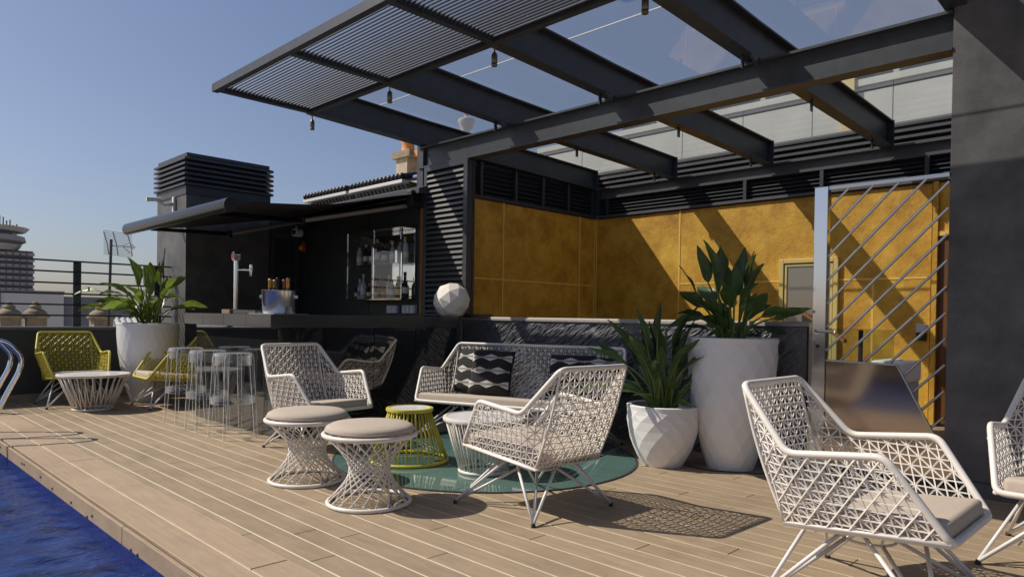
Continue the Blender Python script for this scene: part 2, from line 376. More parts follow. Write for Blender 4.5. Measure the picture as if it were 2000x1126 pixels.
for z in (1.749, 1.612, 1.468, 1.331, 1.193, 1.056):
    wp(MB().tube([(-6, YP+.055, z), (3.61, YP+.055, z)], .011, 6), t).build('rail_bar', 'charcoal', t, smooth=True)

YC = 9.8
t = thing('chimney_tower', 'tall black rendered flue block with stacked louvre cap', 'chimney', (4.2, 10.2, 0))
wp(box(3.615, 4.80, YC, 10.9, 0, 2.72), t).build('block', 'stucco_black', t)
wp(box(3.605, 4.81, YC-.012, 10.912, 2.722, 2.84), t).build('trim_band', 'charcoal', t)
wp(box(3.66, 4.76, YC+.06, 10.85, 2.842, 3.2), t).build('core', 'wall_black', t)
for i in range(6):
    z = 2.845+i*.0685
    mb = MB()
    a = (3.575, 4.84, YC-.045, 10.945); b = (3.64, 4.775, YC+.02, 10.88)
    def ring(bx, zz): return [(bx[0], bx[2], zz), (bx[1], bx[2], zz), (bx[1], bx[3], zz), (bx[0], bx[3], zz)]
    vs = ring(a, z)+ring(a, z+.028)+ring(b, z+.058)+ring(b, z)
    fs = []
    for q in ((0, 4), (4, 8), (8, 12), (12, 0)):
        for k in range(4): fs.append((q[0]+k, q[0]+(k+1) % 4, q[1]+(k+1) % 4, q[1]+k))
    wp(mb.add(vs, fs), t).build('louvre_slat', 'charcoal', t)
wp(box(3.62, 4.795, YC, 10.9, 3.242, 3.285), t).build('cap', 'charcoal', t)
# camera bracket on chimney
t = thing('bracket_camera', 'small white camera on a bent bracket on the chimney side', 'camera', (3.6, 10.2, 2.6))
MB().box(-.02, .012, -.03, .03, -.12, .12).build('mount_plate', 'plastic_white', t, bevel=.006)
MB().tube([(-.02, 0, .02), (-.12, .02, .0), (-.2, .03, .02)], [.03, .024, .02], 8).build('arm', 'plastic_white', t, smooth=True)
MB().tube([(-.16, .03, .07), (-.34, .06, .055)], [.026, .034], 10).build('camera_body', 'plastic_white', t, smooth='auto')

# bar back walls
t = thing('bar_wall', 'black panelled wall behind the bar counter', 'wall', (5.3, 9, 0))
wp(box(4.80, 6.3, YC+.03, YC+.2, 0, 2.66), t).build('end_wall', 'wall_black', t)
wp(box(XF, XF+.2, 6.80, YC+.03, 0, 2.62), t).build('back_wall', 'wall_black', t)
for a, b in ((6.84, 7.98), (7.99, 8.70), (8.71, 9.78)):
    wp(box(XF-.012, XF-.001, a, b, .1, 2.0 if a > 8.6 else 2.5), t).build('wall_panel', 'wall_black', t, bevel=.003, seg=1)
wp(MB().prism([(XF-.16, 6.72, 2.60), (XF-.16, 6.72, 2.66), (XF+.25, 6.72, 2.80), (XF+.25, 6.72, 2.60)], (0, 3.2, 0)), t).build('roof_fascia', 'charcoal', t)
t = thing('louvred_door', 'black louvred shutter door in the corner of the bar', 'door', (5.05, YC, 0))
wp(MB().box(4.835, 4.875, YC-.012, YC+.028, 0, 2.32).box(5.22, 5.26, YC-.012, YC+.028, 0, 2.32).box(4.875, 5.22, YC-.012, YC+.028, 2.26, 2.32), t).build('door_frame', 'steel_dark', t)
s0 = None
for i in range(34):
    z = .06+i*.064
    if s0 is None:
        s0 = MB().prism([(0, -.006, 0), (0, .014, .045), (0, .020, .045), (0, 0, 0)], (.345, 0, 0)).build('louvre_slat', 'steel_dark', t)
    else: s0 = dup(s0, t)
    s0.location = (4.875-5.05, 0, z)
# bar counter
t = thing('bar_counter', 'L shaped bar counter in polished black granite with thick top', 'bar counter', (2.97, 5.88, 0))
wp(MB().box(2.99, 3.45, 5.90, 7.72, 0, .995).box(3.45, 5.08, 5.90, 6.40, 0, .995), t).build('core', 'wall_black', t)
pan = [2.972, 3.448, 3.80, 4.00, 4.24, 4.52, 5.09]
for i, (a, b) in enumerate(zip(pan[:-1], pan[1:])):
    o = wp(box(a+.0015, b-.0015, 5.881, 5.899, .002, .994), t).build('granite_panel', 'granite', t, bevel=.001, seg=1)
    o.rotation_euler = (R([0, .12, -.1, .35, -.25, .1][i]), 0, 0)
for a, b in zip([5.899, 6.35, 6.95, 7.35], [6.35, 6.95, 7.35, 7.72]):
    wp(box(2.970, 2.989, a+.0015, b-.0015, .002, .994), t).build('granite_panel', 'granite', t, bevel=.001, seg=1)
for a, b in zip([5.86, 6.36, 6.86, 7.36], [6.36, 6.86, 7.36, 7.86]):
    wp(box(2.895, 3.52, a+.001, b-.001, .997, 1.113), t).build('top_slab', 'granite_top', t, bevel=.003)
for a, b in zip([3.52, 4.05, 4.62], [4.05, 4.62, 5.10]):
    wp(box(a+.001, b-.001, 5.86, 6.46, .997, 1.113), t).build('top_slab', 'granite_top', t, bevel=.003)
# louvre panel beside the bar
t = thing('louvre_screen', 'tall dark louvre screen between bar and gold room', 'screen', (XF, 6.4, 0))
wp(box(XF-.03, XF+.05, 5.995, 6.06, 1.125, 2.93), t).build('frame_post', 'steel_dark', t)
wp(box(XF-.03, XF+.05, 6.735, 6.79, 1.0, 2.93), t).build('frame_post', 'steel_dark', t)
wp(box(XF-.03, XF+.05, 6.061, 6.734, 2.875, 2.93), t).build('frame_rail', 'steel_dark', t)
wp(box(XF+.06, XF+.1, 6.0, 6.79, 0, 2.93), t).build('backing', 'wall_black', t)
wp(box(XF-.12, XF+.05, 5.62, 6.80, 1.125, 1.15), t).build('sill', 'steel_slat', t)
s0 = None
for i in range(27):
    if s0 is None:
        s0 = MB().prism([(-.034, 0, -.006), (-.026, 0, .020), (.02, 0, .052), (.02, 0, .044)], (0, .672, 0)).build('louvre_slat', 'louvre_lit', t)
    else: s0 = dup(s0, t)
    s0.location = (0, 6.0615-6.4, 1.17+i*.063)
tag(box(XF-.03, XF+.02, 6.80, 6.855, 1.0, 2.5).build('wooden_post', 'wood_post'), 'narrow brown wooden post between bar wall and louvre screen', 'post')
# awning
t = thing('awning', 'open black folding arm awning over the bar', 'awning', (XF-.1, 8.2, 2.6))
def aw(u, v):
    x = 5.22+(2.92-5.22)*u; y = 6.78+v*2.92; z = 2.60+(2.19-2.60)*u-.05*math.sin(PI*u)*(.5+.5*math.cos(2*PI*v)) + .012*math.sin(9*u+4*v)
    return (x, y, z)
mb = MB().grid(aw, 24, 24); nb = len(mb.v)
mb.grid(lambda u, v: Vector(aw(u, v))-Vector((0, 0, .004)), 24, 24)
o = wp(mb, t).build('canopy_fabric', 'awning', t, smooth=True)
def barprof(y0, y1):
    pr = []
    for k in range(16):
        a = 2*PI*k/16; pr.append((2.875+.052*math.cos(a)*(1.0 if math.cos(a) < 0 else 1.3), y0, 2.165+.072*math.sin(a)))
    return MB().prism(pr, (0, y1-y0, 0))
wp(barprof(6.72, 9.76), t).build('front_bar', 'awning_metal', t, smooth='auto')
for y in (6.705, 9.761): 
    c = wp(barprof(y, y+.014), t).build('end_cap', 'rubber', t)
wp(MB().tube([(5.2, 6.76, 2.56), (5.2, 9.72, 2.56)], .05, 12), t).build('roller_tube', 'awning_metal', t, smooth='auto')
for y in (6.84, 9.64):
    wp(MB().box(5.12, XF-.001, y-.05, y+.05, 2.44, 2.64), t).build('wall_bracket', 'rubber', t, bevel=.015)
for pa, pe, pf in (((5.2, 6.98, 2.47), (4.1, 7.53, 2.215), (2.93, 7.05, 2.12)), ((5.2, 9.45, 2.50), (3.92, 9.13, 2.16), (2.93, 9.05, 2.12))):
    wp(MB().tube([pa, pe], .027, 8), t).build('rear_arm', 'arm_metal', t, smooth='auto')
    wp(MB().tube([pe, pf], .024, 8), t).build('front_arm', 'awning_metal', t, smooth='auto')
    wp(MB().lathe([(.035, -.045), (.04, -.02), (.04, .02), (.035, .045)], 12, pe), t).build('elbow_joint', 'rubber', t, smooth='auto')
# solar tube collectors on the bar roof
def collector(label, y0, y1, n):
    t = thing('solar_collector', label, 'solar collector', (5.62, (y0+y1)/2, 2.9), group='tube collectors on the bar roof')
    wp(box(5.50, 5.62, y0, y1, 2.868, 2.914), t).build('manifold', 'plastic_white', t, bevel=.006)
    s0 = None
    for i in range(n):
        y = y0+(i+.5)*(y1-y0)/n
        if s0 is None: s0 = MB().tube([(-.012, 0, -.003), (-.004, 0, -.001), (.012, 0, 0), (.05, 0, .012), (.06, 0, .014), (.9, 0, .22)], [.016, .034, .045, .045, .036, .036], 12).build('glass_tube', 'tube_black', t, smooth='auto')
        else: s0 = dup(s0, t)
        s0.location = (5.5-5.62, y-t.location.y, 2.955-2.9)
    wp(box(5.63, 6.4, y0, y1, 2.67, 2.9), t).build('support', 'mortar', t)
    for i in range(n):
        y = y0+(i+.5)*(y1-y0)/n
        wp(MB().tube([(5.56, y, 2.885), (5.62, y, 2.80)], .006, 5), t).build('clip', 'plastic_white', t)
collector('black solar tube collector on bar roof, the one farther from the beam', 8.86, 10.1, 13)
collector('black solar tube collector on bar roof, the one nearer the beam', 7.50, 8.78, 14)
tag(MB().tube([(5.7, 7.5, 2.96), (5.7, 6.95, 2.96)], .035, 10).build('header_pipe', 'paper_blue', smooth='auto'), 'short blue pipe leading from the solar tubes to the column', 'pipe')

# ================================================================== PERGOLA
t = thing('pergola', 'black steel pergola with glass roof and slatted front canopy', 'pergola', (XF, 4, 0))
def zb(x): return 3.215-.022*(x-XF)+ (.018 if x < XF else 0)*(XF-x)   # rafter underside
def ibeam_y(x, y0, y1, z0, z1, fl=.075, wt=.012, ft=.02):
    return MB().box(x-wt, x+wt, y0, y1, z0+ft, z1-ft).box(x-fl, x+fl, y0, y1, z0, z0+ft).box(x-fl, x+fl, y0, y1, z1-ft, z1)
wp(ibeam_y(XF+.06, 1.203, 6.93, 2.937, 3.20), t).build('front_beam', 'steel_dark', t)
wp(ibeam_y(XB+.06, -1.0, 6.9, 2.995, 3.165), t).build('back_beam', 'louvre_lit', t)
RY = [6.85, 5.43, 4.02, 2.607, 1.19, -.2]
def rafter(y):
    mb = MB(); n = 8; fl = .065; wt = .008; ft = .016
    xs = [3.84, XF, 8.72]
    for (ya, yb, za, zc) in ((-wt, wt, ft, .30-ft), (-fl, fl, 0, ft), (-fl, fl, .30-ft, .30)):
        for a, b in zip(xs[:-1], xs[1:]):
            A, B = zb(a), zb(b)
            mb.add([(a, y+ya, A+za), (b, y+ya, B+za), (b, y+yb, B+za), (a, y+yb, A+za), (a, y+ya, A+zc), (b, y+ya, B+zc), (b, y+yb, B+zc), (a, y+yb, A+zc)],
                   [(0, 3, 2, 1), (4, 5, 6, 7), (0, 1, 5, 4), (1, 2, 6, 5), (2, 3, 7, 6), (3, 0, 4, 7)])
    return mb
for y in RY:
    r = wp(rafter(y), t).build('rafter', 'steel_dark', t)
    wp(box(8.722, 8.74, y-.08, y+.08, zb(8.72)-.01, zb(8.72)+.30), t).build('end_plate', 'steel_dark', t)
    if y < 6.5 and y > 2:
        for x in (XF-.12, 6.6, 8.3):
            q = wp(MB().box(x-.02, x+.02, y+.01, y+.022, zb(x)-.1, zb(x)-.001), t).build('hanger_tab', 'steel_dark', t)
        wp(MB().prism([(XF-.16, y-.07, zb(XF)-.002), (XF-.03, y-.07, zb(XF)-.002), (XF-.03, y-.07, zb(XF)-.075)], (0, .02, 0)), t).build('gusset', 'steel_dark', t)
for a, b in zip(RY[:-1], RY[1:]):
    for x0, x1 in ((3.87, 4.672), (4.682, 7.56), (7.575, 9.05)):
        zz0, zz1 = zb(x0)+.315, zb(x1)+.315
        mb = MB().add([(x0, b+.006, zz0), (x1, b+.006, zz1), (x1, a-.006, zz1), (x0, a-.006, zz0)], [(0, 1, 2, 3)])
        wp(mb, t).build('glass_pane', 'glass_roof', t)
    wp(MB().box(4.673, 4.681, b+.01, a-.01, zb(4.67)+.309, zb(4.67)+.317), t).build('pane_joint', 'plastic_white', t)
    wp(MB().box(7.561, 7.574, b+.01, a-.01, zb(7.57)+.305, zb(7.57)+.32), t).build('pane_joint', 'rubber', t)
wp(MB().box(5.36, 5.47, 6.80, 6.93, 2.62, 2.936), t).build('corner_column', 'steel_dark', t)
wp(MB().box(5.345, 5.46, 6.86, 6.95, 0, 3.2), t).build('column', 'charcoal', t)
wp(MB().box(XB-.05, XB+.16, YL-.07, YL+.16, 2.737, 3.2), t).build('column', 'steel_dark', t)
# slat canopy: frames and slats
ZC = 3.275
for x0, x1 in ((2.775, 2.835), (3.785, 3.845)):
    wp(box(x0, x1, -.2, 6.9, ZC-.005, ZC+.07), t).build('canopy_frame', 'steel_dark', t)
for y in RY[:-1]:
    wp(box(2.836, 3.784, y-.03, y+.03, ZC, ZC+.065), t).build('canopy_frame', 'steel_dark', t)
s0 = None
for a, b in zip(RY[:4], RY[1:5]):
    ln = a-b-.06
    for i in range(25):
        if s0 is None:
            s0 = MB().prism([(-.0185, 0, -.0150), (.0125, 0, .0195), (.0180, 0, .0150), (-.0130, 0, -.0195)], (0, 1.354, 0)).build('slat', 'steel_slat', t)
        else: s0 = dup(s0, t)
        s0.location = (2.856+i*.0380-XF, b+.03-4, ZC+.033); s0.scale = (1, ln/1.354, 1)
t2 = thing('pillar_shade_panel', 'added dark panel out of view that casts shade on the pillar', 'shade panel', (3.6, .9, 3.3))
wp(box(2.78, 4.42, -1.2, 3.25, 3.60, 3.64), t2).build('metal_sheet', 'steel_dark', t2)  # added out of frame only to cast shade on the pillar
# hanging spots
for i, y in enumerate(RY[:4]):
    l = thing('spot_lamp', ['small bronze hanging spot under the canopy corner farthest left', 'small bronze hanging spot, second from the canopy corner', 'small bronze hanging spot, third from the canopy corner', 'small bronze hanging spot cut by the top edge'][i], 'spot lamp', (3.83, y, ZC-.006), group='spots hanging from the canopy')
    MB().lathe([(.026, -.012), (.026, 0)], 14).build('ceiling_rose', 'lamp_shell', l)
    MB().tube([(0, 0, -.012), (0, 0, -.06)], .006, 6).build('stem', 'lamp_shell', l)
    MB().lathe([(.022, -.165), (.024, -.16), (.024, -.145), (.0225, -.143), (.0225, -.138), (.024, -.136), (.024, -.075), (.012, -.055), (.006, -.05)], 16).build('lamp_body', 'lamp_shell', l, smooth='auto')

# ================================================================== GOLD ROOM
t = thing('gold_side_wall', 'shaded gold stucco wall left of the room corner', 'wall', (7, YL, 0))
wp(box(5.4, XB+.2, YL+.02, YL+.2, 0, 2.70), t).build('core', 'mortar', t)
xs = [5.42, 6.744, 8.405, XB-.02]; zs = [.02, 1.635, 2.69]
for a, b in zip(xs[:-1], xs[1:]):
    for c, d in zip(zs[:-1], zs[1:]):
        wp(box(a+.012, b-.012, YL, YL+.019, c+.01, d-.01), t).build('stucco_panel', 'gold', t, bevel=.004)
for x in xs[1:]: wp(box(x-.0118, x+.0118, YL-.006, YL+.018, .02, 2.69), t).build('joint_strip', 'gold_strip', t)
for a, b in zip(xs[:-1], xs[1:]): wp(box(a+.0125, b-.0125, YL-.005, YL+.018, 1.624, 1.646), t).build('joint_strip', 'gold_strip', t)
t = thing('gold_back_wall', 'sunlit gold stucco wall at the back of the room', 'wall', (XB, 4, 0))
wp(box(XB+.02, XB+.2, -2, YL+.02, 0, 2.70), t).build('core', 'mortar', t)
ys = [YL-.02, 5.33, 3.25, 2.13]
for a, b in zip(ys[:-1], ys[1:]):
    for c, d in zip(zs[:-1], zs[1:]):
        if a == YL-.02: 
            if c > 1: continue
            c, d = .02, 2.69
        wp(box(XB, XB+.019, b+.012, a-.012, c+.01, d-.01), t).build('stucco_panel', 'gold', t, bevel=.004)
wp(box(XB+.001, XB+.019, -2, 2.074, 2.14, 2.68), t).build('stucco_panel', 'gold', t, bevel=.004)
for y in ys[1:3]: wp(box(XB-.006, XB+.018, y-.0118, y+.0118, .02, 2.69), t).build('joint_strip', 'gold_strip', t)
wp(box(XB-.006, XB+.018, YL-.034, YL-.012, .02, 2.69), t).build('joint_strip', 'gold_strip', t)
for a, b in zip(ys[1:-1], ys[2:]): wp(box(XB-.005, XB+.018, b+.0125, a-.0125, 1.624, 1.646), t).build('joint_strip', 'gold_strip', t)
wp(box(XB-.002, XB+.018, 2.730, 2.752, .1, 1.62), t).build('joint_strip', 'gold_strip', t)
wp(box(XB-.045, XB+.02, 2.075, 2.125, 0, 2.69), t).build('door_jamb', 'gold', t)
wp(box(XB-.03, XB+.019, -1.5, 2.074, 2.09, 2.139), t).build('door_head', 'gold_strip', t)
tag(box(XB+.005, XB+.018, 1.0, 2.07, .02, 2.085).build('wooden_door', 'wood_door'), 'brown wooden door at the right end of the gold wall', 'door')
# clerestory louvres above the gold walls
def clerestory(label, horiz):
    t = thing('clerestory_louvre', label, 'louvre', (XB, 4, 2.72) if not horiz else (7, YL, 2.72))
    if horiz:
        wp(box(5.4, XB, YL-.02, YL+.12, 2.70, 2.735), t).build('sill', 'charcoal', t)
        for x in (6.0, 6.32, 6.98, 7.55, 8.12, 8.7): wp(box(x-.022, x+.022, YL-.012, YL+.03, 2.737, 3.19), t).build('mullion', 'steel_dark', t)
        s0 = None
        for i in range(7):
            z = 2.75+i*.062
            if s0 is None: s0 = MB().prism([(0, -.005, 0), (0, .05, .05), (0, .056, .046), (0, .001, -.004)], (3.3, 0, 0)).build('slat', 'charcoal', t)
            else: s0 = dup(s0, t)
            s0.location = (5.42-7, .035, z-2.72)
        wp(box(5.4, XB+.25, YL+.16, YL+.2, 2.70, 3.5), t).build('backing', 'wall_black', t)
    else:
        wp(box(XB-.04, XB+.1, -2, YL-.025, 2.70, 2.725), t).build('sill', 'coping', t)
        for y in (6.62, 4.35, 3.35, 2.2): wp(box(XB-.02, XB+.02, y-.022, y+.022, 2.727, 2.99), t).build('mullion', 'charcoal', t)
        for i in range(5):
            o = wp(MB().prism([(XB+.025, -2, 2.735+i*.05), (XB+.07, -2, 2.775+i*.05), (XB+.074, -2, 2.77+i*.05), (XB+.03, -2, 2.73+i*.05)], (0, 8.8, 0)), t).build('slat', 'charcoal', t)
        wp(box(XB+.16, XB+.2, -2, YL, 2.70, 3.2), t).build('backing', 'wall_black', t)
        for i in range(4):
            z = 3.19+i*.078
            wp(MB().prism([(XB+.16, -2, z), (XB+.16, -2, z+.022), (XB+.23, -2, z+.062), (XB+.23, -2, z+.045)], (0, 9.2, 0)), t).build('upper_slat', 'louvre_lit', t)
        wp(box(XB+.26, XB+.3, -2, 7.2, 3.17, 3.48), t).build('upper_backing', 'wall_black', t)
clerestory('dark louvre band above the shaded gold wall', True)
clerestory('dark louvre band above the sunlit gold wall', False)
# window in back wall
t = thing('room_window', 'cream framed window in the gold back wall', 'window', (XB, 3.48, 1.0))
def frame(mb, x0, x1, y0, y1, z0, z1, w):
    return mb.box(x0, x1, y0, y0+w, z0, z1).box(x0, x1, y1-w, y1, z0, z1).box(x0, x1, y0+w, y1-w, z1-w, z1).box(x0, x1, y0+w, y1-w, z0, z0+w)
wp(frame(MB(), XB-.05, XB-.004, 3.12, 3.845, .6, 1.91, .055), t).build('frame', 'window_frame', t, bevel=.006)
wp(frame(MB(), XB-.035, XB-.004, 3.185, 3.78, .665, 1.845, .03), t).build('sash', 'window_frame', t, bevel=.004)
wp(box(XB-.02, XB-.012, 3.217, 3.748, .697, 1.813), t).build('pane', mat('window_dark', lin((120, 110, 96)), .03, spec=1.0, coat=1.0), t)
t = thing('card_reader', 'small grey and black card reader on the gold wall', 'card reader', (XB, 2.22, .93))
box(-.03, -.001, -.05, .05, .09, .19).build('upper_cover', 'plastic_grey', t, bevel=.008)
box(-.035, -.001, -.05, .05, 0, .088).build('lower_housing', 'rubber', t, bevel=.008)
# inner stair balustrade seen through the gate
t = thing('glass_balustrade', 'low glass stair panel with sloping wooden handrail behind the gate', 'balustrade', (7.2, 2.6, 0))
wp(MB().box(7.2, 7.215, 2.05, 2.82, .55, 1.06), t).build('glass_panel', 'glass_edge', t)
wp(MB().box(7.19, 7.23, 2.33, 2.36, 0, 1.05), t).build('post', 'rubber', t)
wp(MB().prism([(7.15, 2.9, 1.20), (7.23, 2.9, 1.20), (7.23, 2.9, 1.235), (7.15, 2.9, 1.235)], (0, -.42, -.28)), t).build('handrail', 'wood_post', t)
wp(MB().box(7.16, 7.22, 2.76, 2.90, 0, 1.19), t).build('newel', 'wall_black', t)
t = thing('white_daybed', 'white padded daybed top seen just above the gate plate', 'daybed', (7.8, 2.2, 0))
wp(MB().box(7.55, 8.2, 2.06, 2.21, .52, .735), t).build('mattress', 'towel', t, bevel=.03, seg=3, smooth=True)
wp(MB().box(7.55, 8.2, 2.22, 2.36, .52, .745), t).build('mattress', 'towel', t, bevel=.03, seg=3, smooth=True)
wp(MB().box(7.57, 8.18, 2.08, 2.34, .0, .518), t).build('base', 'plastic_grey', t)

# ================================================================== STONE WALL, GATE, PILLAR
t = thing('stone_wall', 'low wall of dark stone with slanted chisel grooves and pale rim', 'wall', (XF, 4.1, 0))
wp(MB().box(XF+.03, XF+.17, 2.10, 6.078, 0, 1.085), t).build('core', 'stone_rough', t)
def sf(u, v):
    y = 6.072-u*3.95; z = .004+v*1.076
    a = -y*.80+z*.60; b = y*.60+z*.80       # groove axis runs up to the right
    q = (1-2.2*abs(noise.noise((a*4.5+7, b*26, 1.3))))*.6+(1-2.2*abs(noise.noise((a*8, b*48, 4.))))*.5+noise.noise((a*2.1, b*7, 9.))*.2-.5
    e = min(1, 14*min(u, 1-u), 30*(1-v))
    return (XF+.008-.017*q*max(e, 0)-.004, y, z)
wp(MB().grid(sf, 520, 190), t).build('rough_face', 'stone_rough', t)
wp(MB().prism([(XF-.015, 6.08, 1.084), (XF-.015, 6.08, 1.105), (XF, 6.08, 1.121), (XF+.19, 6.08, 1.121), (XF+.19, 6.08, 1.084)], (0, -3.98, 0)), t).build('rim', 'stone_cap', t)
wp(box(XF-.016, XF+.17, 6.0795, 6.092, 0, 1.118), t).build('end_rim', 'stone_cap', t)
wp(box(XF-.02, XF+.17, 2.075, 2.098, 0, 1.11), t).build('edge_profile', 'brushed', t)
t = thing('metal_gate', 'stainless gate with slanting bars above a brushed steel plate', 'gate', (XF, 1.6, 0))
wp(box(XF-.03, XF+.03, 1.975, 2.072, 0, 2.125), t).build('gate_post', 'post_steel', t, bevel=.003)
wp(box(XF-.015, XF+.015, 1.20, 1.974, 2.10, 2.125), t).build('top_rail', 'steel_bar', t)
plate = [(XF-.012, 1.972, .05), (XF-.012, 1.972, .838), (XF-.012, 1.492, .830), (XF-.012, 1.10, .07), (XF-.012, 1.10, .05)]
wp(MB().prism(plate, (.02, 0, 0)), t).build('lower_plate', 'brushed', t)
wp(MB().tube([(XF-.014, 1.972, .838), (XF-.014, 1.492, .830), (XF-.014, 1.10, .07)], .008, 6), t).build('plate_edge', 'steel_bar', t)
for i in range(15):
    z0 = 1.958-.1745*i; p = Vector((0, 1.975, z0)); sl = 1.05
    y1 = 1.975-(2.105-z0)/sl; 
    if y1 < 1.205: y1 = 1.205
    q = Vector((0, y1, z0+(1.975-y1)*sl))
    if z0 < .84:
        if z0 > .34: yy = 1.975-(.835-z0)/sl; p = Vector((0, yy, .835))
        else:
            # meet the slanted plate edge: from (1.492,.83) to (1.10,.07)
            k = (.83-.07)/(1.492-1.10); yy = (z0+1.975*sl-.83+k*1.492)/(k+sl); p = Vector((0, yy, z0+(1.975-yy)*sl))
    if p.y-q.y < .02: continue
    wp(MB().tube([(XF, p.y, p.z), (XF, q.y, q.z)], .0095, 8), t).build('slanting_bar', 'steel_bar', t, smooth='auto')
hd = MB().tube(rounded([(-.03, .43, 1.055), (-.085, .43, 1.055), (-.085, .29, 1.05)], .03), .011, 8).build('handle', 'steel_bar', t, smooth='auto')
MB().tube([(-.031, .43, 1.055), (-.04, .43, 1.055)], .027, 18).build('rosette', 'steel_bar', hd)
MB().tube([(-.0305, .428, .94), (-.036, .428, .94)], .013, 12).build('lock_cylinder', 'rubber', t)
t = thing('black_pillar', 'wide black stucco pillar at the right edge', 'pillar', (XF, 0, 0))
wp(box(XF, XF+1.2, -2.5, 1.20, .10, 4.6), t).build('shaft', 'stucco_black', t, bevel=.004)
wp(box(XF-.012, XF+1.2, -2.5, 1.208, 0, .098), t).build('plinth', 'stucco_black', t)

# ================================================================== GLASS FLOOR DISC
t = thing('glass_floor_disc', 'round green glass floor light set flush in the deck', 'glass floor', (3.86, 4.08, 0))
def sector(y0, y1, r=1.19):
    pts = []; n = 40
    a0, a1 = math.asin(max(-1, y0/r)), math.asin(min(1, y1/r))
    for k in range(n+1): a = a0+(a1-a0)*k/n; pts.append((r*math.cos(a), r*math.sin(a), .002))
    for k in range(n+1): a = a1+(a0-a1)*k/n; pts.append((-r*math.cos(a), r*math.sin(a), .002))
    q = []
    for p in pts:
        if not q or (Vector(p)-Vector(q[-1])).length > 1e-4: q.append(p)
    return MB().prism(q, (0, 0, .006))
for a, b in ((-1.19, -.404), (-.398, .397), (.403, 1.19)):
    sector(a, b).build('glass_segment', 'floor_glass', t).rotation_euler = (0, 0, R(17))
MB().lathe([(1.192, .001), (1.206, .001), (1.206, .009), (1.192, .009), (1.192, .001)], 96, caps=False).build('metal_rim', 'steel_dark', t)

# ================================================================== WOVEN FURNITURE
def weave(mb, S, nu, nv, r, dd=2):
    def nrm(u, v):
        e = .01; a = S(min(1, u+e), v)-S(max(0, u-e), v); b = S(u, min(1, v+e))-S(u, max(0, v-e)); n = a.cross(b)
        return n.normalized() if n.length > 1e-9 else Vector((0, 0, 1))
    def P(i, j, o=0):
        u, v = i/nu, j/nv; return S(u, v)+nrm(u, v)*o
    for i in range(1, nu): mb.tube([P(i, j) for j in range(nv+1)], r, 4)
    for j in range(1, nv): mb.tube([P(i, j, r*.9) for i in range(nu+1)], r, 4)
    for s in (1, -1):
        for k in range(-nv-nu, nu+nv+1, dd):
            pts = []
            for j in range(nv+1):
                i = k+s*j
                if 0 <= i <= nu: pts.append(P(i, j, -r*.9*s))
            if len(pts) > 1: mb.tube(pts, r, 4)
    return mb
SIDE = [(-.235, .292), (.361, .349), (.156, .635), (-.202, .596), (-.425, .849)]      # B F A J T in (x, z)
def inside(x, z):
    c = False; n = len(SIDE)
    for i in range(n):
        (x0, z0), (x1, z1) = SIDE[i], SIDE[i-1]
        if (z0 > z) != (z1 > z) and x < (x1-x0)*(z-z0)/(z1-z0)+x0: c = not c
    return c
def side_weave(s, W, pitch=.040, lean=-.30, r=.0037):
    """straight strands in four directions, clipped to the outline of the side panel"""
    def P(i, j, o):
        x = i*pitch+lean*j*pitch; z = .30+j*pitch
        tz = (z-.292)/.557; xc = -.235-.19*tz-.02*math.sin(PI*max(0, min(1, tz))); d = max(0, min(1, (x-xc)/.137)); d = d*d*(3-2*d)
        bul = .0135+.078*(1-abs(z-.60)/.30 if z < .6 else 1-(z-.6)/.27)
        return Vector((x, s*(.2665+.0125*tz+max(0, bul-.0135)*d+W+o), z))
    mb = MB(); N = 30
    def line(f, o):
        run = []
        for k in range(-N*6, N*6+1):
            q = f(k/6); p = P(q[0], q[1], 0)
            if inside(p.x, p.z): run.append(P(q[0], q[1], o))
            else:
                if len(run) > 2: mb.tube(run[::5]+[run[-1]], r, 4)
                run = []
    for j in range(-1, 17): line(lambda k, j=j: (k, j), 0)
    for i in range(-16, 18): line(lambda k, i=i: (i, k), 0)
    for c in range(-32, 33, 2):
        line(lambda k, c=c: (c+k, k), r*.8); line(lambda k, c=c: (c-k, k), -r*.8)
    return mb
def seat_shell(t, colr, W=0., nb=14):
    """woven tub: T back top, J arm/back joint, A arm front, F seat front, B seat back; W widens it to a sofa"""
    def pt(k, s):
        x, y, z = {'T': (-.425, .279, .849), 'J': (-.202, .346, .596), 'A': (.156, .344, .635), 'F': (.361, .279, .349), 'B': (-.235, .265, .292)}[k]
        return Vector((x, s*(y+W), z))
    TL, TR, BL, BR = pt('T', 1), pt('T', -1), pt('B', 1), pt('B', -1)
    def back(u, v):
        p = lerp(lerp(BL, BR, u), lerp(TL, TR, u), v); k = math.sin(PI*u)*math.sin(PI*min(1, v*1.0))
        return p+Vector((-.035*k-.02*math.sin(PI*v), 0, 0))
    weave(MB(), back, nb, 15, .0037).build('back_weave', colr, t, kind='stuff')
    for s in (1, -1):
        side_weave(s, W).build('side_weave', colr, t, kind='stuff')
        MB().tube([back(0 if s > 0 else 1, k/8) for k in range(9)], .0075, 6).build('corner_strand', colr, t, smooth=True)
    FL, FR = pt('F', 1), pt('F', -1)
    def seat(u, v): return lerp(lerp(BL, BR, u), lerp(FL, FR, u), v)+Vector((0, 0, -.012*math.sin(PI*u)))
    weave(MB(), seat, nb, 12, .004).build('seat_weave', colr, t, kind='stuff')
    rim = [pt('T', 1), pt('J', 1), pt('A', 1), pt('F', 1), pt('F', -1), pt('A', -1), pt('J', -1), pt('T', -1)]
    MB().tube(rounded(rim, .04, 5, True), .0148, 10, closed=True).build('rim_frame', colr, t, smooth=True)
    MB().tube([pt('F', 1), pt('B', 1), pt('B', -1), pt('F', -1)], .013, 8).build('base_frame', colr, t, smooth=True)
    return pt
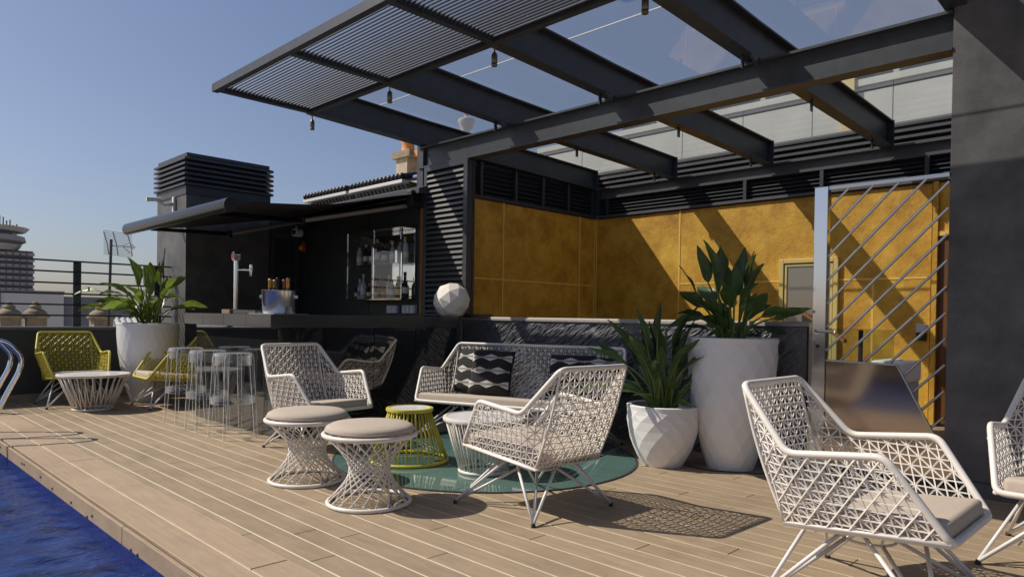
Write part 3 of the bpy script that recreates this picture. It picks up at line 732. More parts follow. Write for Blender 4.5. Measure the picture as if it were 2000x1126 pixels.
def cushion(name, t, x0, x1, y0, y1, th, z0, tilt, parent=None):
    n = 10; mb = MB()
    # pillowy box: grid over superellipse-like section
    def f(u, v):
        a = -1+2*u; b = -1+2*v; return a, b
    hx, hy = (x1-x0)/2, (y1-y0)/2
    bm = MB().box(-hx, hx, -hy, hy, 0, th)
    o = bm.build(name, 'cushion', t, bevel=.022, seg=4, smooth=True, loc=((x0+x1)/2, (y0+y1)/2, z0), rot=(0, -tilt, 0))
    e = .004
    for z in (th-.012, .012):
        MB().tube(rounded([(-hx+.006, -hy+.006, z), (hx-.006, -hy+.006, z), (hx-.006, hy-.006, z), (-hx+.006, hy-.006, z)], .03, 3, True), .0035, 5, closed=True).build('piping', 'cushion', o, smooth=True)
    return o
def legs(t, xs, ring_y=0, fy=None):
    """splayed wire legs meeting a small ring under the seat"""
    rp = [(.10*math.cos(2*PI*k/20), ring_y+.10*math.sin(2*PI*k/20), .232) for k in range(20)]
    MB().tube(rp, .006, 6, closed=True).build('base_ring', 'white_metal', t, smooth=True)
    mb = MB()
    for k in range(4):
        a = PI/4+k*PI/2; mb.tube([(.10*math.cos(a), ring_y+.10*math.sin(a), .232), (.13*math.cos(a), ring_y+.13*math.sin(a), .315)], .006, 5)
    mb.build('ring_strut', 'white_metal', t)
    for (fx, fyy) in xs:
        a = math.atan2(fyy-ring_y, fx); ft = Vector((fx, fyy, .014)); mb = MB()
        for da, rr, z in ((-.62, .21, .305), (.62, .21, .305)):
            mb.tube([ft, (rr*math.cos(a+da), ring_y+rr*math.sin(a+da), z)], .0085, 8)
        mb.tube([ft, (.10*math.cos(a), ring_y+.10*math.sin(a), .232)], .0085, 8)
        lg = mb.build('leg', 'white_metal', t, smooth=True)
        MB().lathe([(.012, 0), (.014, .006), (.009, .022)], 10, (fx, fyy, 0)).build('rubber_foot', 'rubber', lg)
def chair(name, label, colr, group):
    t = thing(name, label, 'armchair', group=group)
    seat_shell(t, colr)
    cushion('seat_cushion', t, -.235, .352, -.255, .255, .075, .318, R(5.6))
    legs(t, [(.358, .343), (.358, -.343), (-.29, .33), (-.29, -.33)])
    return t
wc = chair('lounge_chair', 'white woven armchair seen from behind, nearest the green glass disc', 'white_weave', 'white woven armchairs')
wc.location = (3.074, 2.793, 0); wc.rotation_euler = (0, 0, R(88))
copy_thing(wc, 'white woven armchair in side view in front of the gate', (3.088, .955, 0), R(-90.8))
copy_thing(wc, 'white woven armchair facing us beside the bar counter corner', (3.05, 5.30, 0), R(-85.4))
copy_thing(wc, 'white woven armchair cut off by the right edge', (4.215, .375, 0), R(180))
yc = chair('lounge_chair', 'yellow woven armchair against the parapet at far left', 'yellow_weave', 'yellow woven armchairs')
yc.location = (2.259, 9.605, 0); yc.rotation_euler = (0, 0, R(-90.4))
copy_thing(yc, 'yellow woven armchair half hidden behind the clear stools', (3.11, 8.79, 0), R(178.5))
# sofa
t = thing('woven_sofa', 'white woven two seat sofa in front of the stone wall', 'sofa', (4.546, 4.392, 0), R(199.2))
seat_shell(t, 'white_weave', W=.588, nb=42)
cushion('seat_cushion', t, -.235, .352, -.85, .85, .075, .318, R(5.6))
for ry in (.45, -.45):
    s = 1 if ry > 0 else -1
    legs(t, [(.358, ry+s*.45), (-.29, ry+s*.44), (.20, ry-s*.12)], ring_y=ry)
SOFA = t
# throw pillows with zigzag diamonds
def pillow(label, loc, rot, size=.43):
    p = thing('throw_pillow', label, 'pillow', loc, group='patterned pillows on the sofa'); p.rotation_euler = rot
    h = size/2
    def th(a, b): return .075*max(0, (1-abs(a)**3)*(1-abs(b)**3))**.55+.006
    mb = MB().grid(lambda u, v: (th(2*u-1, 2*v-1), (2*u-1)*h*(1-.05*(1-abs(2*v-1))), v*size), 20, 20)
    mb.grid(lambda u, v: (-th(2*u-1, 2*v-1), (1-2*u)*h*(1-.05*(1-abs(2*v-1))), v*size), 20, 20)
    mb.build('cover', 'pillow_black', p, smooth=True)
    def on(y, z, e=.0025): return (th(y/h, 2*z/size-1)+e, y*(1-.05*(1-abs(2*z/size-1))), z)
    for row, zc in enumerate((.085, .215, .345)):
        ph = .0 if row % 2 == 0 else .1
        for k in range(-3, 4):
            yc_ = k*.2+ph
            n = 10; 
            def dia(u, v, yc_=yc_, zc=zc):
                y = yc_-.1+.2*u; hh = .036*(1-abs(2*u-1)); yy = max(-h*.97, min(h*.97, y)); return on(yy, zc+(2*v-1)*hh)
            if yc_-.1 >= h*.97 or yc_+.1 <= -h*.97: continue
            MB().grid(dia, 12, 6).build('diamond_print', 'pillow_grey', p, smooth=True)
        for dz in (-.0095, 0, .0095):
            if dz == 0: MB().grid(lambda u, v: on((2*u-1)*h*.97, zc-.0095+.019*v, .0032), 24, 2).build('stripe_print', 'pillow_black', p, smooth=True)
            else: MB().grid(lambda u, v: on((2*u-1)*h*.97, zc+dz*.55-.0022+.0044*v, .0038), 24, 1).build('stripe_print', 'pillow_grey', p, smooth=True)
    return p
def on_sofa(lx, ly, lz):
    a = R(199.2); return (4.546+lx*math.cos(a)-ly*math.sin(a), 4.392+lx*math.sin(a)+ly*math.cos(a), lz)
pillow('black diamond pillow at left on the sofa, partly covered by its neighbour', on_sofa(-.19, -.60, .385), (0, R(-16), R(199.2-12)))
pillow('black diamond pillow at left on the sofa, in front of its neighbour', on_sofa(-.10, -.36, .388), (0, R(-20), R(199.2+4)))
pillow('black diamond pillow at right on the sofa, the more visible one', on_sofa(-.15, .42, .385), (0, R(-24), R(199.2+4)))
pillow('black diamond pillow at right on the sofa, mostly hidden behind the armchair', on_sofa(-.2, .68, .385), (0, R(-20), R(199.2+10)), .4)

# ottomans
def ottoman(label, loc, rz):
    t = thing('woven_ottoman', label, 'ottoman', loc, rz, 'hourglass ottomans')
    def ringm(r, z, tr, n=48): return MB().tube([(r*math.cos(2*PI*k/n), r*math.sin(2*PI*k/n), z) for k in range(n)], tr, 8, closed=True)
    ringm(.243, .013, .0125).build('base_ring', 'white_weave', t, smooth=True)
    ringm(.270, .415, .0145).build('top_ring', 'white_weave', t, smooth=True)
    tw = R(124)
    for s in (1, -1):
        r0 = None
        for k in range(20):
            if r0 is None:
                a, b = -s*tw/2, s*tw/2; r0 = MB().tube([(.243*math.cos(a), .243*math.sin(a), .018), (.264*math.cos(b), .264*math.sin(b), .413)], .0048, 5).build('cord', 'white_weave', t, smooth=True)
            else: r0 = dup(r0, t)
            r0.rotation_euler = (0, 0, 2*PI*(k+(.5 if s < 0 else 0))/20)
    weave(MB(), lambda u, v: Vector(((2*u-1)*.185, (2*v-1)*.185, .415)), 10, 10, .0035).build('seat_weave', 'white_weave', t, kind='stuff')
    c = MB().lathe([(.20, .424), (.248, .428), (.262, .438), (.263, .448), (.256, .462), (.232, .475), (.17, .484), (.09, .488), (.0, .489)], 48, caps=False).build('seat_pad', 'cushion', t, smooth=True)
    ringm(.263, .443, .0035).build('piping', 'cushion', c, smooth=True)
    return t
o1 = ottoman('white hourglass ottoman with beige pad, nearest the camera', (2.37, 3.515, 0), 0)
copy_thing(o1, 'white hourglass ottoman with beige pad, behind the nearest one', (2.38, 4.27, 0), .3)
# side tables
def side_table(label, cat, colr, loc, rb, rt, h, n, tw, topm):
    t = thing('side_table', label, cat, loc)
    def ringm(r, z, tr, n=48): return MB().tube([(r*math.cos(2*PI*k/n), r*math.sin(2*PI*k/n), z) for k in range(n)], tr, 8, closed=True)
    ringm(rb-.013, .013, .0135).build('base_ring', colr, t, smooth=True)
    MB().lathe([(rt-.03, h-.03), (rt, h-.026), (rt+.004, h-.012), (rt, h-.001), (rt-.022, h+.001), (rt-.022, h-.03)], 48, caps=False).build('top_rim', colr, t, smooth='auto')
    MB().lathe([(rt-.023, h-.025), (rt-.023, h-.003)], 48).build('table_top', topm, t)
    r0 = None
    for k in range(n):
        s = 1 if k % 2 else -1
        a = s*tw
        if k < 2 or r0 is None:
            rr = MB().tube([((rb-.013)*math.cos(-a), (rb-.013)*math.sin(-a), .018), ((rt-.02)*math.cos(a), (rt-.02)*math.sin(a), h-.028)], .0058, 6).build('rod', colr, t, smooth=True)
            if s > 0: r1 = rr
            else: r0 = rr; r1 = None
        if k == 1: r1 = rr
        if k >= 2: rr = dup(r1 if s > 0 else r0, t)
        rr.rotation_euler = (0, 0, 2*PI*k/n)
        if k == 0: keep0 = rr
        if k == 1: r0 = keep0
    return t
side_table('yellow rod side table with white marble top on the glass disc', 'side table', 'yellow_weave', (3.26, 4.305, .008), .305, .178, .41, 38, .025, 'marble')
side_table('white rod side table with marble top behind the nearest armchair', 'side table', 'white_weave', (3.435, 3.655, .008), .185, .295, .40, 46, .03, 'marble')
side_table('white rod coffee table with wide top beside the yellow armchair', 'coffee table', 'white_weave', (2.30, 8.93, 0), .215, .365, .41, 56, .07, 'marble')

# clear stools
def stool(label, loc, rz):
    t = thing('bar_stool', label, 'bar stool', loc, rz, 'clear stools at the bar')
    H = .765
    MB().lathe([(.0, H), (.135, H), (.155, H-.006), (.160, H-.02), (.162, H-.035)], 40, caps=False).build('seat', 'acrylic', t, smooth='auto')
    MB().lathe([(.150, H-.03), (.153, H-.115), (.158, H-.115), (.155, H-.028)], 40, caps=False).build('seat_skirt', 'acrylic', t, smooth='auto')
    MB().lathe([(.168, .31), (.168, .365), (.190, .365), (.190, .31), (.168, .31)], 40, caps=False).build('foot_ring', 'acrylic', t, smooth='auto')
    for k in range(4):
        a = PI/4+k*PI/2; c, s = math.cos(a), math.sin(a)
        pts = [(.152, H-.012), (.163, H-.05), (.172, .55), (.186, .36), (.207, 0)]; rs = [.018, .0225, .021, .0195, .016]
        MB().tube([(r*c, r*s, z) for r, z in pts], rs, 8).build('leg', 'acrylic', t, smooth='auto')
    return t
s1 = stool('clear acrylic bar stool nearest the counter corner', (2.714, 6.207, 0), .05)
copy_thing(s1, 'clear acrylic bar stool in the middle of the three', (2.708, 6.762, 0), -.04)
copy_thing(s1, 'clear acrylic bar stool farthest from the counter corner', (2.72, 7.335, 0), .02)

# pool ladder
t = thing('pool_ladder', 'pair of bent chrome ladder handrails at the pool edge', 'ladder', (1.1, 7.65, -.2))
for y in (7.42, 7.87):
    pts = [(.62, y, -.75), (.66, y, .45), (.80, y, .78), (1.05, y, .86), (1.235, y, .845), (1.345, y, .70), (1.33, y, .58), (1.22, y, .35), (1.07, y, -.02), (.98, y, -.3)]
    wp(MB().tube(rounded(pts, .16, 6), .021, 12), t).build('handrail', 'chrome', t, smooth=True)
wp(MB().box(.60, .68, 7.42, 7.87, -.52, -.49), t).build('tread', 'chrome', t)

# ================================================================== PLANTERS AND PLANTS
def planter(label, loc, prof, n=14):
    t = thing('planter', label, 'planter', loc, rnd.uniform(0, .4), 'white faceted planters')
    mb = MB(); 
    # alternate rings are turned half a step: diamond facets
    base = len(mb.v)
    for i, (r, z) in enumerate(prof):
        for k in range(n):
            a = 2*PI*(k+.5*(i % 2))/n; mb.v.append(Vector((r*math.cos(a), r*math.sin(a), z)))
    for i in range(len(prof)-1):
        for k in range(n):
            a, b = base+i*n+k, base+i*n+(k+1) % n; c, d = base+(i+1)*n+k, base+(i+1)*n+(k+1) % n
            if i % 2 == 0: mb.f += [(a, b, c), (b, d, c)]
            else: mb.f += [(a, d, c), (a, b, d)]
    mb.f.append(tuple(base+k for k in range(n-1, -1, -1)))
    me = mb.build('faceted_shell', 'planter', t)
    rT, zT = prof[-1]
    MB().lathe([(rT-.001, zT-.03), (rT+.003, zT+.002), (rT-.004, zT+.008), (rT-.035, zT+.006), (rT-.045, zT-.10)], 48, caps=False).build('rim', 'planter', t, smooth='auto')
    MB().lathe([(rT-.04, zT-.05), (rT-.04, zT-.049)], 24).build('soil', 'soil', t)
    return t
planter('short white faceted planter beside the sofa end', (4.665, 2.945, 0), [(.155, 0), (.195, .07), (.228, .14), (.252, .21), (.268, .28), (.277, .35), (.279, .40), (.276, .46)])
planter('tall white faceted planter beside the gate', (4.985, 2.545, 0), [(.175, 0), (.205, .09), (.234, .19), (.262, .29), (.286, .40), (.304, .51), (.318, .62), (.326, .73), (.331, .84), (.333, .93), (.334, .985)], 16)
planter('tall white planter by the parapet at far left', (3.04, 9.45, 0), [(.195, 0), (.235, .12), (.268, .24), (.295, .36), (.317, .48), (.334, .60), (.346, .72), (.353, .84), (.354, .97)], 26)

def leaf_mesh(L, W, droop, fold, cup):
    """blade from its base along +x, midrib folded, tip drooping"""
    n = 9; rows = []; W *= 1.02
    for i in range(n+1):
        s = i/n; wd = W*math.sin(PI*min(1, s**.8*1.0))**.75*(1-.25*s) if 0 < s < 1 else 0.002
        ang = -droop*s; x = 0; 
        rows.append((s, wd))
    pts = []; p = Vector((0, 0, 0)); d = 0.
    for i in range(n+1):
        s = i/n; pts.append(p.copy()); d = -droop*s; p = p+Vector((math.cos(d), 0, math.sin(d)))*(L/n)
    mb = MB()
    for i, (s, wd) in enumerate(rows):
        c = pts[i]; d = -droop*s; nx = Vector((-math.sin(d), 0, math.cos(d)))
        for q in (-1, -.55, 0, .55, 1):
            wob = .006*math.sin(11*s+q*3)
            mb.v.append(c+Vector((0, q*wd*math.cos(fold*abs(q)), 0))+nx*(abs(q)*wd*math.sin(fold)+cup*q*q*wd+wob*abs(q)))
    for i in range(n):
        for k in range(4): a = i*5+k; mb.f.append((a, a+5, a+6, a+1))
    return mb
def plant(label, loc, leaves, mt='leaf', stemr=.008):
    """leaves: (azimuth, lean from vertical at base, stalk length, blade length, blade width, blade pitch, droop)"""
    t = thing('leafy_plant', label, 'plant', loc, group='strelitzia plants in planters')
    for (az, lean, sl, bl, bw, pitch, droop) in leaves:
        dirh = Vector((math.cos(az), math.sin(az), 0)); p = Vector((0, 0, 0))+dirh*rnd.uniform(.01, .09)+Vector((rnd.uniform(-.05, .05), rnd.uniform(-.05, .05), 0)); pts = [p.copy()]
        a = lean*.25
        for i in range(6):
            a += lean*.75/6*1.25; p = p+(dirh*math.sin(a)+Vector((0, 0, 1))*math.cos(a))*(sl/6); pts.append(p.copy())
        mb = leaf_mesh(bl, bw, droop, rnd.uniform(.25, .7), rnd.uniform(-.1, .15))
        e = PI/2-(a+pitch)
        M = Matrix.Translation(p) @ Matrix.Rotation(az, 4, 'Z') @ Matrix.Rotation(-e, 4, 'Y') @ Matrix.Rotation(rnd.uniform(-.9, .9), 4, 'X')
        mb.v = [M @ v for v in mb.v]
        lf = mb.build('leaf', mt, t, smooth=True)
        MB().tube(pts+[M @ Vector((bl*.3, 0, -.003))], [stemr*1.25]+[stemr]*5+[stemr*.7, .002], 5).build('stem', 'stem', lf, smooth=True)
    return t
rnd = random.Random(21)
def bush(n, az0, azs, lean, sl, bl, bw, pitch, droop):
    out = []
    for i in range(n):
        az = az0+azs*(i/n)+rnd.uniform(-.25, .25)
        out.append((az, rnd.uniform(*lean), rnd.uniform(*sl), rnd.uniform(*bl), rnd.uniform(*bw), rnd.uniform(*pitch), rnd.uniform(*droop)))
    return out
TAU = 2*PI
LV = YAW+PI/2      # image-left azimuth
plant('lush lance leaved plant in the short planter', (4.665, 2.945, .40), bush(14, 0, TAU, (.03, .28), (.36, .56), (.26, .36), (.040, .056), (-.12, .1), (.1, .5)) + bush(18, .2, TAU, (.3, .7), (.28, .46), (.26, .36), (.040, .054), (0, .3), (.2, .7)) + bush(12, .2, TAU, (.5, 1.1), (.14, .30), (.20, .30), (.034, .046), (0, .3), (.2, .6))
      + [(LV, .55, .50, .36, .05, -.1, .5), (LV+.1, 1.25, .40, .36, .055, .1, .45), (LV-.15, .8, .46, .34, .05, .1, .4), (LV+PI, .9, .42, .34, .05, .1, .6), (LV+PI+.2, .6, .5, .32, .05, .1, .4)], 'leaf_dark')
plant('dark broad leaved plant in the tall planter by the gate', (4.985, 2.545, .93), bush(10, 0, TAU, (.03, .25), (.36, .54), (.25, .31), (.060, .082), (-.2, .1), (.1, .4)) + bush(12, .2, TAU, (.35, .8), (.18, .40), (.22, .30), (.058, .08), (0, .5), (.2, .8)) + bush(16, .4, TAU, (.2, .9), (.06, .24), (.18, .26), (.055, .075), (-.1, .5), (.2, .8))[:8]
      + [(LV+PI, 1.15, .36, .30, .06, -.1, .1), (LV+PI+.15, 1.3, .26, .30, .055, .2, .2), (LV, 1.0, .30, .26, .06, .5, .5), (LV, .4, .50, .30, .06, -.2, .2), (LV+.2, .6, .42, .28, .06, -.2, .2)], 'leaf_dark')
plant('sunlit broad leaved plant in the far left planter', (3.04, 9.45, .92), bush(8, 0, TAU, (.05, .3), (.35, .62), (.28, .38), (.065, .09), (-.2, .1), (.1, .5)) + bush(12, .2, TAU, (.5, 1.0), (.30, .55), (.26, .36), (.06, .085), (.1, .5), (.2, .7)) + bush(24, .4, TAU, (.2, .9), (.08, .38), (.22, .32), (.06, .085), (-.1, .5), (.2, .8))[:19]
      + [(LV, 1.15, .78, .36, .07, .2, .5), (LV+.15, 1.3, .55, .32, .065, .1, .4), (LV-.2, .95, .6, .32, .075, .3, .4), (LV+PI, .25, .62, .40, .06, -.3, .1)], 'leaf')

# ================================================================== BAR SMALL THINGS
t = thing('bottle_cabinet', 'wall mounted glass bottle cabinet with steel frame behind the bar', 'cabinet', (5.2, 7.55, 1.32))
X0, X1, Y0, Y1, Z0, Z1 = 5.10, XF-.014, 6.94, 8.17, 1.325, 2.205
wp(MB().box(X1-.012, X1, Y0+.01, Y1-.01, Z0+.012, Z1-.012), t).build('back_panel', 'mirror', t)
for a in ((X0-.02, X1, Y0-.01, Y1+.06, Z1-.008, Z1+.006), (X0, X1, Y0, Y1, Z0-.012, Z0+.004)): wp(box(*a), t).build('cabinet_panel', 'brushed', t)
for x, y in ((X0+.006, Y0+.006), (X0+.006, Y1-.006), (X0+.006, 7.545), (X1-.02, Y0+.006)):
    wp(box(x-.006, x+.009, y-.009, y+.006, Z0+.005, Z1-.009), t).build('frame_bar', 'chrome', t)
wp(MB().add([(X0, Y0+.013, Z0+.006), (X0, 7.538, Z0+.006), (X0, 7.538, Z1-.01), (X0, Y0+.013, Z1-.01)], [(0, 1, 2, 3)]), t).build('glass_door', 'glass_pane', t)
wp(MB().add([(X0, 7.552, Z0+.006), (X0, Y1-.013, Z0+.006), (X0, Y1-.013, Z1-.01), (X0, 7.552, Z1-.01)], [(0, 1, 2, 3)]), t).build('glass_door', 'glass_pane', t)
wp(MB().add([(X0+.013, Y0+.006, Z0+.006), (X1-.027, Y0+.006, Z0+.006), (X1-.027, Y0+.006, Z1-.01), (X0+.013, Y0+.006, Z1-.01)], [(0, 1, 2, 3)]), t).build('side_glass', 'glass_pane', t)
wp(box(X0+.02, X1-.013, Y0+.013, Y1-.013, 1.765, 1.775), t).build('shelf', 'glass_edge', t)
def bottle(label, loc, h, r, bm, capm, labm=None, kind=0, group='bottles in the glass cabinet', lz=(.2, .42)):
    t = thing('bottle', label, 'bottle', loc, group=group)
    if kind == 0: pr = [(r*.9, 0), (r, .01), (r, h*.55), (r*.85, h*.64), (r*.36, h*.74), (r*.33, h*.9)]
    elif kind == 1: pr = [(r*.95, 0), (r, .008), (r, h*.66), (r*.7, h*.74), (r*.38, h*.78), (r*.36, h*.88)]
    else: pr = [(r*.9, 0), (r, .01), (r, h*.40), (r*.75, h*.55), (r*.40, h*.70), (r*.36, h*.9)]
    MB().lathe(pr, 16).build('glass_body', bm, t, smooth='auto')
    MB().lathe([(r*.42, h*.86), (r*.44, h*.9), (r*.42, h)], 12).build('cap', capm, t, smooth='auto')
    if labm: MB().lathe([(r*1.012, h*lz[0]), (r*1.012, h*lz[1])], 16, caps=False).build('paper_label', labm, t, smooth='auto')
    return t
low = [(7.02, .33, .045, 'bottle_green', 'foil_dark', 'paper', 2, 'tall green wine bottle at the right end of the lower shelf'),
 (7.13, .28, .032, 'bottle_dark', 'foil_gold', 'paper_yellow', 0, 'slim dark bottle with yellow label second from right on lower shelf'),
 (7.27, .24, .036, 'bottle_pale', 'foil_dark', 'paper', 1, 'short clear bottle third from right on lower shelf'),
 (7.37, .30, .034, 'bottle_pale', 'plastic_white', 'paper', 0, 'clear bottle with white cap and label on lower shelf right of mid bar'),
 (7.47, .22, .032, 'bottle_amber', 'foil_red', 'paper_yellow', 1, 'short amber bottle just right of the cabinet mid bar'),
 (7.60, .20, .033, 'bottle_green', 'foil_gold', 'paper', 1, 'short green bottle just left of the cabinet mid bar'),
 (7.69, .23, .034, 'bottle_amber', 'foil_gold', 'paper_yellow', 0, 'amber bottle with yellow label second left of the mid bar'),
 (7.80, .21, .035, 'bottle_dark', 'foil_red', 'paper', 1, 'short dark bottle with red cap on lower shelf left half'),
 (7.90, .33, .036, 'bottle_pale', 'plastic_white', 'paper', 0, 'tallest clear bottle in left half of lower shelf'),
 (8.02, .27, .034, 'bottle_pale', 'plastic_white', 'paper_blue', 0, 'clear bottle with bluish label near left end of lower shelf'),
 (8.11, .20, .030, 'bottle_dark', 'foil_dark', 'paper', 1, 'small dark bottle at the left end of the lower shelf')]
hi = [(7.02, .32, .042, 'bottle_pale', 'foil_gold', 'paper', 1, 'clear bottle with gold cap at right end of upper shelf'),
 (7.14, .30, .040, 'bottle_pale', 'foil_dark', 'paper_yellow', 1, 'clear bottle with dark cap second from right on upper shelf'),
 (7.28, .28, .034, 'bottle_pale', 'plastic_white', 'paper', 0, 'white capped bottle third from right on upper shelf'),
 (7.42, .26, .036, 'bottle_dark', 'foil_dark', 'paper', 1, 'dark bottle with pale label right of mid bar on upper shelf'),
 (7.62, .33, .036, 'bottle_amber', 'foil_gold', 'paper', 0, 'amber bottle with gold cap left of mid bar on upper shelf'),
 (7.76, .27, .036, 'bottle_dark', 'foil_red', 'paper', 1, 'dark bottle with red cap in left half of upper shelf'),
 (7.90, .28, .036, 'bottle_dark', 'foil_gold', 'paper', 0, 'dark bottle with gold cap second from left on upper shelf'),
 (8.04, .28, .036, 'bottle_pale', 'foil_dark', 'paper', 1, 'clear bottle with dark cap at left end of upper shelf')]
for z, lst in ((Z0+.005, low), (1.776, hi)):
    for y, h, r, bm, cm, lm, kd, lb in lst: bottle(lb, (5.20+rnd.uniform(-.02, .03), y, z), h, r, bm, cm, lm, kd)
# socket boxes
for y, wd, nn, lb in ((7.385, .22, 2, 'grey socket box with two covers below the cabinet'), (7.04, .26, 3, 'grey socket box with three covers below the cabinet')):
    t = thing('socket_box', lb, 'socket', (XF-.012, y, 1.15))
    box(-.05, -.001, -wd/2, wd/2, 0, .10).build('housing', 'plastic_grey', t, bevel=.006)
    for k in range(nn):
        a = -wd/2+.012+k*(wd-.024)/nn; box(-.056, -.0505, a+.004, a+(wd-.024)/nn-.004, .018, .086).build('cover', 'plastic_grey', t, bevel=.003)
# flood spot + switch
t = thing('wall_spot', 'round white floodlight on a short arm in the bar corner', 'spotlight', (5.2, 9.7, 2.34))
MB().tube([(.05, 0, 0), (-.07, -.03, 0)], [.062, .062], 18).build('lamp_housing', 'plastic_white', t, smooth='auto')
MB().tube([(-.07, -.03, 0), (-.085, -.034, 0)], [.045, .04], 18).build('lens', 'chrome', t, smooth='auto')
MB().tube([(0, 0, .05), (-.03, .02, .13), (-.02, .10, .17)], .01, 6).build('arm', 'plastic_grey', t)
t = thing('isolator_switch', 'red and yellow isolator switch on the bar wall', 'switch', (XF-.013, 9.72, 2.06))
box(-.04, -.001, -.045, .045, 0, .15).build('plate', 'red', t, bevel=.005)
box(-.085, -.041, -.05, .02, .03, .09).build('knob', 'yellow_paint', t, bevel=.01)
# beer tap
t = thing('beer_tap', 'steel column beer tap with round red badge on the counter', 'beer tap', (3.14, 7.14, 1.113))
box(-.10, .09, -.08, .11, 0, .045).build('base', 'brushed', t, bevel=.004)
MB().tube([(0, 0, .045), (0, 0, .55)], .022, 16).build('column', 'chrome', t, smooth='auto')
hd = MB().tube([(-.028, 0, .595), (.028, 0, .595)], .046, 22).build('head', 'chrome', t, smooth='auto')
MB().tube([(-.0285, 0, .595), (-.034, 0, .595)], .042, 22).build('badge', 'tap_badge', hd)
MB().tube([(.01, -.01, .455), (.10, -.13, .455)], .011, 8).build('spout_pipe', 'chrome', t, smooth='auto')
MB().tube([(.10, -.13, .51), (.10, -.13, .46), (.10, -.13, .39)], [.016, .018, .010], 10).build('spout', 'chrome', t, smooth='auto')
tag(box(3.06, 3.25, 6.52, 7.02, 1.114, 1.150).build('drip_tray', 'granite_top', bevel=.004), 'low dark drip tray between beer tap and ice bucket', 'tray')
# ice bucket and bottles
tag(box(3.04, 3.40, 6.10, 6.62, 1.1135, 1.121).build('serving_tray', 'chrome', bevel=.003), 'thin steel tray under the ice bucket', 'tray')
t = thing('ice_bucket', 'polished oval steel ice bucket on the counter', 'ice bucket', (3.22, 6.36, 1.122))
n = 40; mb = MB()
for (a, b, z) in ((.108, .150, 0), (.113, .155, .01), (.118, .163, .215), (.122, .168, .224), (.114, .159, .224), (.108, .152, .03)):
    for k in range(n): q = 2*PI*k/n; mb.v.append(Vector((a*math.cos(q), b*math.sin(q), z)))
for i in range(5):
    for k in range(n): mb.f.append((i*n+k, i*n+(k+1) % n, (i+1)*n+(k+1) % n, (i+1)*n+k))
mb.f.append(tuple(range(n-1, -1, -1)))
mb.build('bucket_body', 'bucket_steel', t, smooth='auto', rot=(0, 0, R(45)))
for s in (1, -1):
    q = Vector((.112*s, -.112*s, .16)); MB().tube([q, q*1.14+Vector((0, 0, -.02))], .018, 12).build('handle_knob', 'chrome', t, smooth='auto')
for k, (dx, dy, bm, cm, hh, lb) in enumerate(((-.075, .06, 'bottle_amber', 'foil_gold', .30, 'gold topped bottle at the left of the ice bucket'), (-.02, .055, 'bottle_dark', 'foil_gold', .29, 'thin gold necked bottle behind the black one in the bucket'), (-.015, -.0, 'bottle_dark', 'foil_dark', .31, 'black capped bottle in the middle of the ice bucket'), (.05, -.03, 'bottle_dark', 'foil_red', .295, 'dull red capped bottle in the ice bucket'), (.065, -.085, 'bottle_amber', 'foil_gold', .31, 'gold foil bottle at the right of the ice bucket'))):
    b = thing('wine_bottle', lb, 'bottle', (3.22+dx*.8, 6.36+dy, 1.157), group='bottles in the ice bucket')
    MB().lathe([(.033, 0), (.036, .01), (.036, .14), (.028, .17), (.015, .20), (.0145, .24)], 14).build('glass_body', bm, b, smooth='auto')
    MB().lathe([(.0165, .215), (.0165, hh-.035), (.018, hh-.03), (.018, hh-.005), (.014, hh)], 14).build('foil_top', cm, b, smooth='auto')
# faceted lamp
t = thing('faceted_lamp', 'white faceted globe lamp on the end of the bar counter', 'lamp', (5.09, 5.98, 1.114))
bm = bmesh.new(); bmesh.ops.create_icosphere(bm, subdivisions=2, radius=.208)
bmesh.ops.rotate(bm, verts=bm.verts, cent=(0, 0, 0), matrix=Matrix.Rotation(.5, 3, 'Z') @ Matrix.Rotation(.35, 3, 'X'))
bmesh.ops.bisect_plane(bm, geom=bm.verts[:]+bm.edges[:]+bm.faces[:], plane_co=(0, 0, -.178), plane_no=(0, 0, -1), clear_outer=True)
bmesh.ops.contextual_create(bm, geom=[e for e in bm.edges if e.is_boundary])
bmesh.ops.translate(bm, verts=bm.verts, vec=(0, 0, .178))
me = bpy.data.meshes.new('globe'); bm.to_mesh(me); bm.free(); me.materials.append(MATS['lamp_white']); o = bpy.data.objects.new('globe', me); COL.objects.link(o); o.parent = t
# cable on the deck
tag(MB().tube(rounded([(4.75, 2.78, .006), (4.72, 2.55, .006), (4.82, 2.42, .006), (4.95, 2.2, .006), (5.2, 2.25, .006), (5.3, 2.3, .03)], .1), .004, 5).build('floor_cable', 'rubber', smooth=True), 'thin black cable lying between the two right planters', 'cable')

# ================================================================== BEYOND THE TERRACE
# antenna
t = thing('tv_antenna', 'grid television antenna on a thin mast beyond the railing', 'antenna', (3.5, 13, -2))
wp(MB().tube([(3.5, 13, -2), (3.59, 13, 2.32)], .022, 8), t).build('mast', 'charcoal', t, smooth='auto')
r_ = wp(MB().tube([(3.60, 13, 2.22), (3.93, 12.9, 2.2)], .010, 6), t).build('boom', 'tin', t)
for x in (3.52, 3.66, 3.88):
    wp(MB().tube([(x-.05, 12.98, 2.44), (x, 12.96, 2.24), (x+.03, 12.98, 2.06)], .010, 5), t).build('reflector_rib', 'tin', t)
for i in range(13):
    z = 2.06+i*.032; d = .05*((i-6)/6)**2
    wp(MB().tube([(3.47, 12.98, z+.01), (3.9, 12.97, z-.02)], .0055, 4), t).build('reflector_wire', 'tin', t)
wp(MB().tube([(3.72, 12.85, 2.2), (3.82, 12.84, 2.28), (3.9, 12.83, 2.2), (3.82, 12.84, 2.11)], .013, 5, closed=True), t).build('dipole', 'plastic_white', t)
